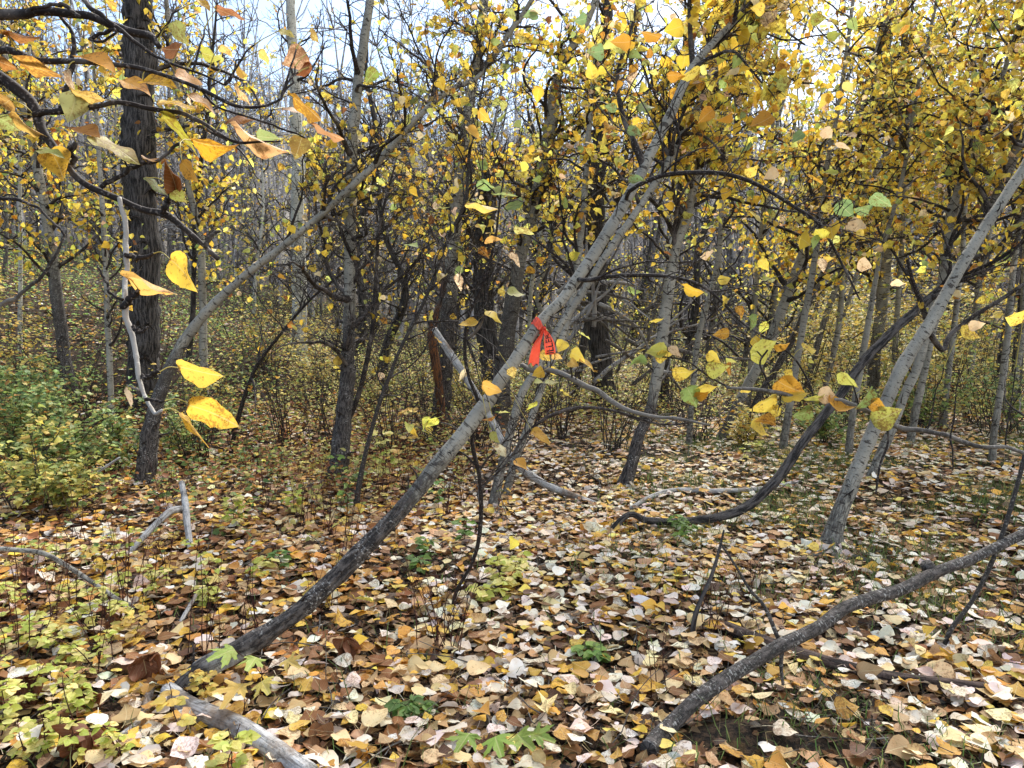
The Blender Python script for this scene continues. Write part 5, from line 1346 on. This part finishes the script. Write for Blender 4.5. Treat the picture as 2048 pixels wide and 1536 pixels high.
# ------------------------------------------------------------------ shrubs
def shrub(x, y, h, w, tint, nleaf, label, name="shrub", group=None, rng=hr, size=.035, ns=14, mat=None):
    z = float(ground_z(x, y)); th = thing(name, label, "shrub", (x, y, z), group)
    A = Acc()
    st = np.repeat(np.array([[x, y, z - .02]]), ns, 0) + rng.normal(0, .05, (ns, 3)) * [1, 1, 0]
    d = np.column_stack([rng.normal(0, w, ns), rng.normal(0, w, ns), np.ones(ns)])
    p = grow(rng, st, d, h * rng.uniform(.6, 1.15, ns), 12, .12, .03)
    tubes(A, p, np.linspace(.005, .0016, 12)[None] * np.ones((ns, 1)), 4, col=(.5,) * 4)
    m = ns * 6; i = rng.randint(0, ns, m); k = rng.randint(3, 11, m)
    p2 = grow(rng, p[i, k], np.column_stack([rng.normal(0, 1, (m, 2)), rng.uniform(0, .9, m)]), h * rng.uniform(.12, .4, m), 7, .22)
    tubes(A, p2, np.linspace(.002, .001, 7)[None] * np.ones((m, 1)), 3, col=(.5,) * 4)
    A.build("stems", mat or MAT_TWIG, th, kind='stuff')
    if nleaf:
        j = rng.randint(0, m, nleaf); kk = rng.randint(1, 7, nleaf)
        pos = p2[j, kk] + rng.normal(0, .018, (nleaf, 3))
        a = rng.uniform(0, 6.28, nleaf)
        A = Acc(); leaves(A, LOD1 if y < 7 else LOD2, pos, np.column_stack([np.cos(a), np.sin(a), rng.normal(-.15, .3, nleaf)]), np.column_stack([rng.normal(0, .4, nleaf), rng.normal(-.2, .4, nleaf), np.ones(nleaf)]),
                      rng.uniform(.7, 1.35, nleaf) * size, palette(rng, nleaf, *tint), rng)
        A.build("foliage", MAT_HERB, th, kind='stuff')
GREEN_S = ([(.13, .23, .08), (.22, .33, .10), (.36, .44, .13), (.54, .46, .13), (.46, .24, .06)], [4, 5, 4, 2, 1])
MIX_S = ([(.50, .48, .12), (.34, .38, .10), (.60, .46, .10), (.20, .27, .08)], [4, 4, 3, 3])
YEL_S = ([(.68, .52, .10), (.58, .50, .14), (.34, .38, .10), (.55, .34, .06)], [5, 4, 2, 1])
for (px, D_, h, w, t, nl, lb) in [(40, 6.1, .85, .35, GREEN_S, 900, "dense green shrub at the left frame edge"), (130, 5.9, .75, .35, GREEN_S, 900, "green shrub left of the long leaning poplar, second from the left edge"), (215, 6.3, .62, .35, GREEN_S, 800, "green shrub reddening at its base, nearest the long leaning poplar"),
                                  (-40, 6.6, .95, .35, GREEN_S, 800, "green shrub cut by the left frame edge"), (80, 7.4, .7, .4, GREEN_S, 700, "green shrub in front of the curved left poplar"), (20, 5.0, .5, .4, MIX_S, 650, "low yellow-green shrub in front of the left green bushes"), (110, 4.9, .40, .45, MIX_S, 600, "low mixed shrub below the green bushes, right of the lowest one"),
                                  (60, 8.4, 1.25, .25, YEL_S, 450, "taller yellow shrub behind the left green bushes"), (360, 7.0, .6, .4, GREEN_S, 500, "green shrub just right of the long leaning poplar's stem"), (420, 8.2, .8, .4, MIX_S, 500, "yellow-green shrub between the leaning poplar and the cream aspen"),
                                  (1860, 8.3, .7, .4, GREEN_S, 600, "green shrub right of the sturdy flared poplar"), (1650, 7.6, .45, .5, GREEN_S, 600, "dark green low shrub behind the curved poplar's bend"), (1950, 9.0, 1.1, .35, MIX_S, 700, "tall yellow-green shrub under the greenish aspen"), (2040, 8.2, .8, .4, GREEN_S, 600, "green shrub at the right frame edge"),
                                  (1790, 9.5, .6, .4, GREEN_S, 500, "green shrub beneath the dark-banded aspen"), (1500, 7.6, .4, .4, YEL_S, 350, "small bright yellow-green shrub at the evenly tapered poplar's foot"), (540, 11, 1.2, .4, YEL_S, 600, "yellow shrub left of the cream aspen's foot"), (650, 10.5, .9, .4, YEL_S, 500, "pale yellow shrub right of the cream aspen's foot"),
                                  (780, 10.5, .9, .4, MIX_S, 500, "yellow-green shrub behind the black-footed poplar"), (940, 9.5, .8, .4, YEL_S, 450, "pale shrub between the mottled poplar and the broken dark trunk"), (1080, 9.6, .8, .4, MIX_S, 450, "pale green shrub behind the foot of the ribbon"), (1290, 11, .9, .4, YEL_S, 450, "yellowish shrub right of the brush pile"), (1620, 11, 1.2, .4, YEL_S, 500, "yellow shrub behind the curved dark poplar")]:
    q = P(px, 768, D_); shrub(q[0], D_, h * 1.25, w, t, int(nl * 1.2), lb, size=.043)
for i, (px, D_, h) in enumerate([(400, 6.8, 1.3), (560, 7.5, 1.5), (660, 7.2, 1.4), (790, 7.0, 1.6), (860, 8.0, 1.4), (960, 7.5, 1.2), (1120, 8.2, 1.6), (1230, 7.4, 1.3), (1400, 8.0, 1.3), (1540, 9.0, 1.7), (1690, 8.5, 1.6), (1830, 8.8, 1.6), (1990, 8.0, 1.6), (180, 7.6, 1.5), (300, 9.5, 2.0), (500, 10, 2.2), (900, 11, 2.2), (1350, 10, 2.0), (1900, 11, 2.2)]):
    q = P(px, 768, D_); z = float(ground_z(q[0], D_)); ppx, ppy, _ = proj(np.array([q[0], D_, z]))
    shrub(q[0], D_, h, .32, YEL_S, 40, f"{'tall' if h > 1.55 else 'knee-high'} bare dark-twigged shrub {where(float(ppx), float(ppy))}", "bare_shrub", "bare dark-twigged shrubs", ns=18, size=.04)

# ------------------------------------------------------------------ undergrowth that nobody could count
def undergrowth():
    rng = RS(400); n = 62000
    x, y = wedge(rng, n, 4.2, 24)
    px = 1024 + x / y * F_PX
    d = .5 + .5 * vn(x / 1.1, y / 1.1, 31)
    keep = np.where(px < 1000, ss(y, 4.4, 6.8) * .9 + .16, np.where(px < 1400, ss(y, 7.3, 9.5), ss(y, 7.6, 9.4)))
    keep = np.maximum(keep * (d + .25), 0)
    keep *= np.where((px < 800) | (y > 7), 1, .6) * (1 - .6 * ss(y, 11, 15)) * np.where((px < 620) & (y > 8.5), .65, 1)
    k = rng.uniform(0, 1, n) < keep; x, y = x[k], y[k]; n = len(x)
    z = ground_z(x, y)
    h = rng.uniform(.08, .44, n) * (0.6 + .7 * ss(y, 6, 10))
    A = Acc(); b = np.column_stack([x, y, z])
    p = grow(rng, b, np.column_stack([rng.normal(0, .25, (n, 2)), np.ones(n)]), h, 4, .12)
    sel = y < 13
    tubes(A, p[sel], np.full((int(sel.sum()), 4), .0012), 3, col=(.5,) * 4)
    A.build("undergrowth_stems", MAT_REDTWIG, ground, kind='stuff')
    m = 4; pos = np.repeat(p[:, 2:].reshape(n, 2, 3), 2, 1).reshape(-1, 3) + rng.normal(0, .028, (n * m, 3))
    N = len(pos); a = rng.uniform(0, 6.28, N)
    left = (np.repeat(x, m) < -0.32 * np.repeat(y, m))
    col = palette(rng, N, [(.68, .62, .22), (.56, .56, .18), (.38, .44, .13), (.64, .44, .11), (.30, .14, .05), (.20, .29, .09)], [7, 6, 4, 2, 1.5, 2])
    cg = palette(rng, N, *GREEN_S); col[left] = cg[left]
    brn = (np.repeat(y, m) < 8.5) & (rng.uniform(0, 1, N) < .3); col[brn] = palette(rng, int(brn.sum()), [(.34, .15, .06), (.24, .10, .045), (.50, .30, .12)], [3, 3, 2])
    A = Acc(); leaves(A, LOD2, pos, np.column_stack([np.cos(a), np.sin(a), rng.normal(-.1, .3, N)]), np.column_stack([rng.normal(0, .4, N), rng.normal(-.2, .4, N), np.ones(N)]), rng.uniform(.028, .055, N), col, rng)
    A.build("undergrowth", MAT_FAR, ground, kind='stuff')
undergrowth()

def grass():
    rng = RS(401); n = 190000
    x, y = wedge(rng, n, 1.6, 10.5)
    px = 1024 + x / y * F_PX
    keep = ss(px, 1050, 1500) * np.clip(.34 + .9 * vn(x / .5, y / .5, 41), 0, 1) * np.where(y > 3.2, 1.0, .35)
    keep = np.maximum(keep, .05 * (y < 4))
    k = rng.uniform(0, 1, n) < keep; x, y = x[k], y[k]; n = len(x)
    z = ground_z(x, y); h = rng.uniform(.04, .12, n); h[rng.uniform(0, 1, n) < .015] *= 2.5
    a = rng.uniform(0, 6.28, n); wv = np.column_stack([np.cos(a), np.sin(a), np.zeros(n)]) * rng.uniform(.0012, .003, n)[:, None]
    b = np.column_stack([x, y, z]); ln = np.column_stack([rng.normal(0, .5, (n, 2)), np.ones(n)]); mid = b + norm(ln) * h[:, None] * .6; tip = mid + norm(ln + np.column_stack([rng.normal(0, .8, (n, 2)), np.full(n, -.4)])) * h[:, None] * .5
    v = np.stack([b - wv, b + wv, mid - wv * .7, mid + wv * .7, tip], 1)
    t = np.array([(0, 1, 3), (0, 3, 2), (2, 3, 4)])[None] + (np.arange(n) * 5)[:, None, None]
    c = palette(rng, n, [(.09, .16, .05), (.16, .23, .08), (.34, .31, .15)], [5, 4, 1]); c = np.repeat(np.column_stack([c, rng.uniform(0, 1, n)])[:, None], 5, 1)
    A = Acc(); A.add(v.reshape(-1, 3), tris=t.reshape(-1, 3), col=c.reshape(-1, 4), uv=np.full((n * 5, 2), .3)); A.build("grass", MAT_FAR, None, origin=(0, 0, 0), kind='stuff')
grass()

# ------------------------------------------------------------------ trees standing further back
bg = RS(500); placed = []
tones = [("pale", MAT_PALE, (.15, .1)), ("grey", MAT_BARK, (.5, .4)), ("dark", MAT_DARKBARK, (.9, 3.))]
while len(placed) < 88:
    D_ = 9.5 + 24 * bg.uniform() ** 1.25; px = bg.uniform(-60, 2110)
    if any(abs(px - a) < 26 and abs(D_ - b) < 3 for a, b in placed): continue
    if any(abs(px - a) < 34 and D_ < 13.5 for a in (597, 280, 598)): continue
    placed.append((px, D_))
    x = P(px, 768, D_)[0]; z = float(ground_z(x, D_)); _, py, _ = proj(np.array([x, D_, z])); py = float(py)
    if py < 60: continue
    i = bg.choice(3, p=[.4, .42, .18]); tone, mt, age = tones[i]
    r = bg.uniform(.025, .07) * (1.5 if i == 2 else 1); w = 2 * r / D_ * F_PX
    lean = bg.normal(.05, .08) + (.26 if px > 1250 else .04) * bg.uniform(0, 1)
    H_ = bg.uniform(3.4, 7.5); hp = H_ / D_ * F_PX
    k = lambda t, wig: (px + lean * hp * t + wig * w, py - hp * t, w * (1 - .6 * t))
    ctrl = [k(0, 0), k(.2, bg.normal(0, .4)), k(.45, bg.normal(0, .8)), k(.7, bg.normal(0, 1)), k(1, bg.normal(0, 1))]
    ls = "right-leaning" if lean > .14 else "left-leaning" if lean < -.04 else "upright"
    far = "distant " if D_ > 18 else ""
    dens = (.36 if px > 1350 else .8 if px < 300 else .5) * (.35 if i == 2 else 1) * bg.uniform(.5, 1.3)
    # small bright undertree layer in yellow fills the middle band
    lt = (.1, 1) if D_ > 12 else (.3, 1)
    poplar("background_poplar", f"{far}{tone} {ls} poplar {where(px, py)}", "tree", ctrl, D0=D_, ext=.6, age=age, mat=mt, seed=600 + len(placed), limbs=int((24 if px < 1350 else 14) + 12 * bg.uniform()), limb_t=lt, limb_len=H_ * .21,
           density=dens, size=.054, indiv=0, joined=True, group="poplars in the background", sides=14, ridge=.05, n2=5, pal=CROWN if px < 1200 else CROWN_GREENISH, lmat=MAT_TWIG if D_ < 20 else MAT_GREYTWIG, flare=.6)

# yellow understorey behind: low leafy young poplars, each a thing
for q in range(34):
    D_ = bg.uniform(9, 21); px = bg.uniform(-40, 2090)
    if q % 3 and 250 < px < 1150: px = 1400 + (px - 250) * .7; x = P(px, 768, D_)[0]; z = float(ground_z(x, D_)); _, py, _ = proj(np.array([x, D_, z]))
    shrub(x, D_, bg.uniform(1.6, 3.4), .26, YEL_S if bg.uniform() < .62 else MIX_S, int(bg.uniform(350, 750)), f"young {'yellow' if q % 2 else 'thin'} poplar thicket {where(px, float(py))}", "young_poplar", "young leafy poplars in the background", rng=bg, size=.055, ns=9)

# ------------------------------------------------------------------ the bare grey wood on the far hillside
def hillside_wood():
    rng = RS(900); n = 3400
    y = 20 + 117 * rng.uniform(0, 1, n) ** 1.15; x = rng.uniform(-.85, .85, n) * y
    z = ground_z(x, y); h = rng.uniform(2.5, 9.5, n)
    b = np.column_stack([x, y, z - .2])
    p = grow(rng, b, np.column_stack([rng.normal(0, .06, (n, 2)), np.ones(n)]), h, 5, .04)
    A = Acc(); tone = rng.uniform(.2, 1, (n, 1)); cc = np.hstack([tone, tone, tone, np.ones((n, 1))])
    tubes(A, p, np.linspace(.075, .015, 5)[None] * rng.uniform(.6, 1.4, (n, 1)), 4, col=cc)
    m = 16; i = np.repeat(np.arange(n), m); k = rng.randint(1, 5, n * m)
    p2 = grow(rng, p[i, k], np.column_stack([rng.normal(0, 1, (n * m, 2)), rng.uniform(.2, 1.3, n * m)]), rng.uniform(.5, 1.8, n * m), 4, .2)
    tubes(A, p2, np.linspace(.022, .010, 4)[None] * np.ones((n * m, 1)), 3, col=cc[i])
    A.build("hillside_wood", MAT_HILLTWIG, None, origin=(0, 0, 0), kind='stuff')['label'] = "bare grey wood covering the far hillside"
    # leaves still on some crowns there
    t = rng.uniform(0, 1, n) < .16; j = np.where(t)[0]; per = 60; jj = np.repeat(j, per)
    pos = p[jj, rng.randint(2, 5, len(jj))] + rng.normal(0, .75, (len(jj), 3)); N = len(pos)
    cl = palette(rng, n, [(.52, .42, .14), (.40, .36, .16), (.24, .24, .12), (.42, .30, .16)], [4, 3, 3, 2])[jj] * rng.uniform(.8, 1.2, (N, 1))
    A = Acc(); leaves(A, LOD3, pos, rng.normal(0, 1, (N, 3)), rng.normal(0, 1, (N, 3)) + [0, -.5, .5], rng.uniform(.12, .26, N), cl, rng)
    A.build("hillside_foliage", MAT_FAR, None, origin=(0, 0, 0), kind='stuff')['label'] = "sparse yellowed crowns on the far hillside"
hillside_wood()

ORD = "leftmost,second,third,fourth,fifth,sixth,seventh,eighth,ninth,tenth,eleventh,twelfth,thirteenth,fourteenth".split(",")
bylab = {}
for o in bpy.data.objects:
    if o.parent is None and 'label' in o and 'category' in o: bylab.setdefault(o['label'], []).append(o)
for lab, os_ in bylab.items():
    if len(os_) > 1:
        os_.sort(key=lambda o: float(proj(np.array(o.location[:]))[0]))
        for i, o in enumerate(os_): o['label'] = lab + (", leftmost of them" if i == 0 else f", {ORD[min(i, 13)]} from the left")
for o in bpy.data.objects:
    if '_o' in o: del o['_o']
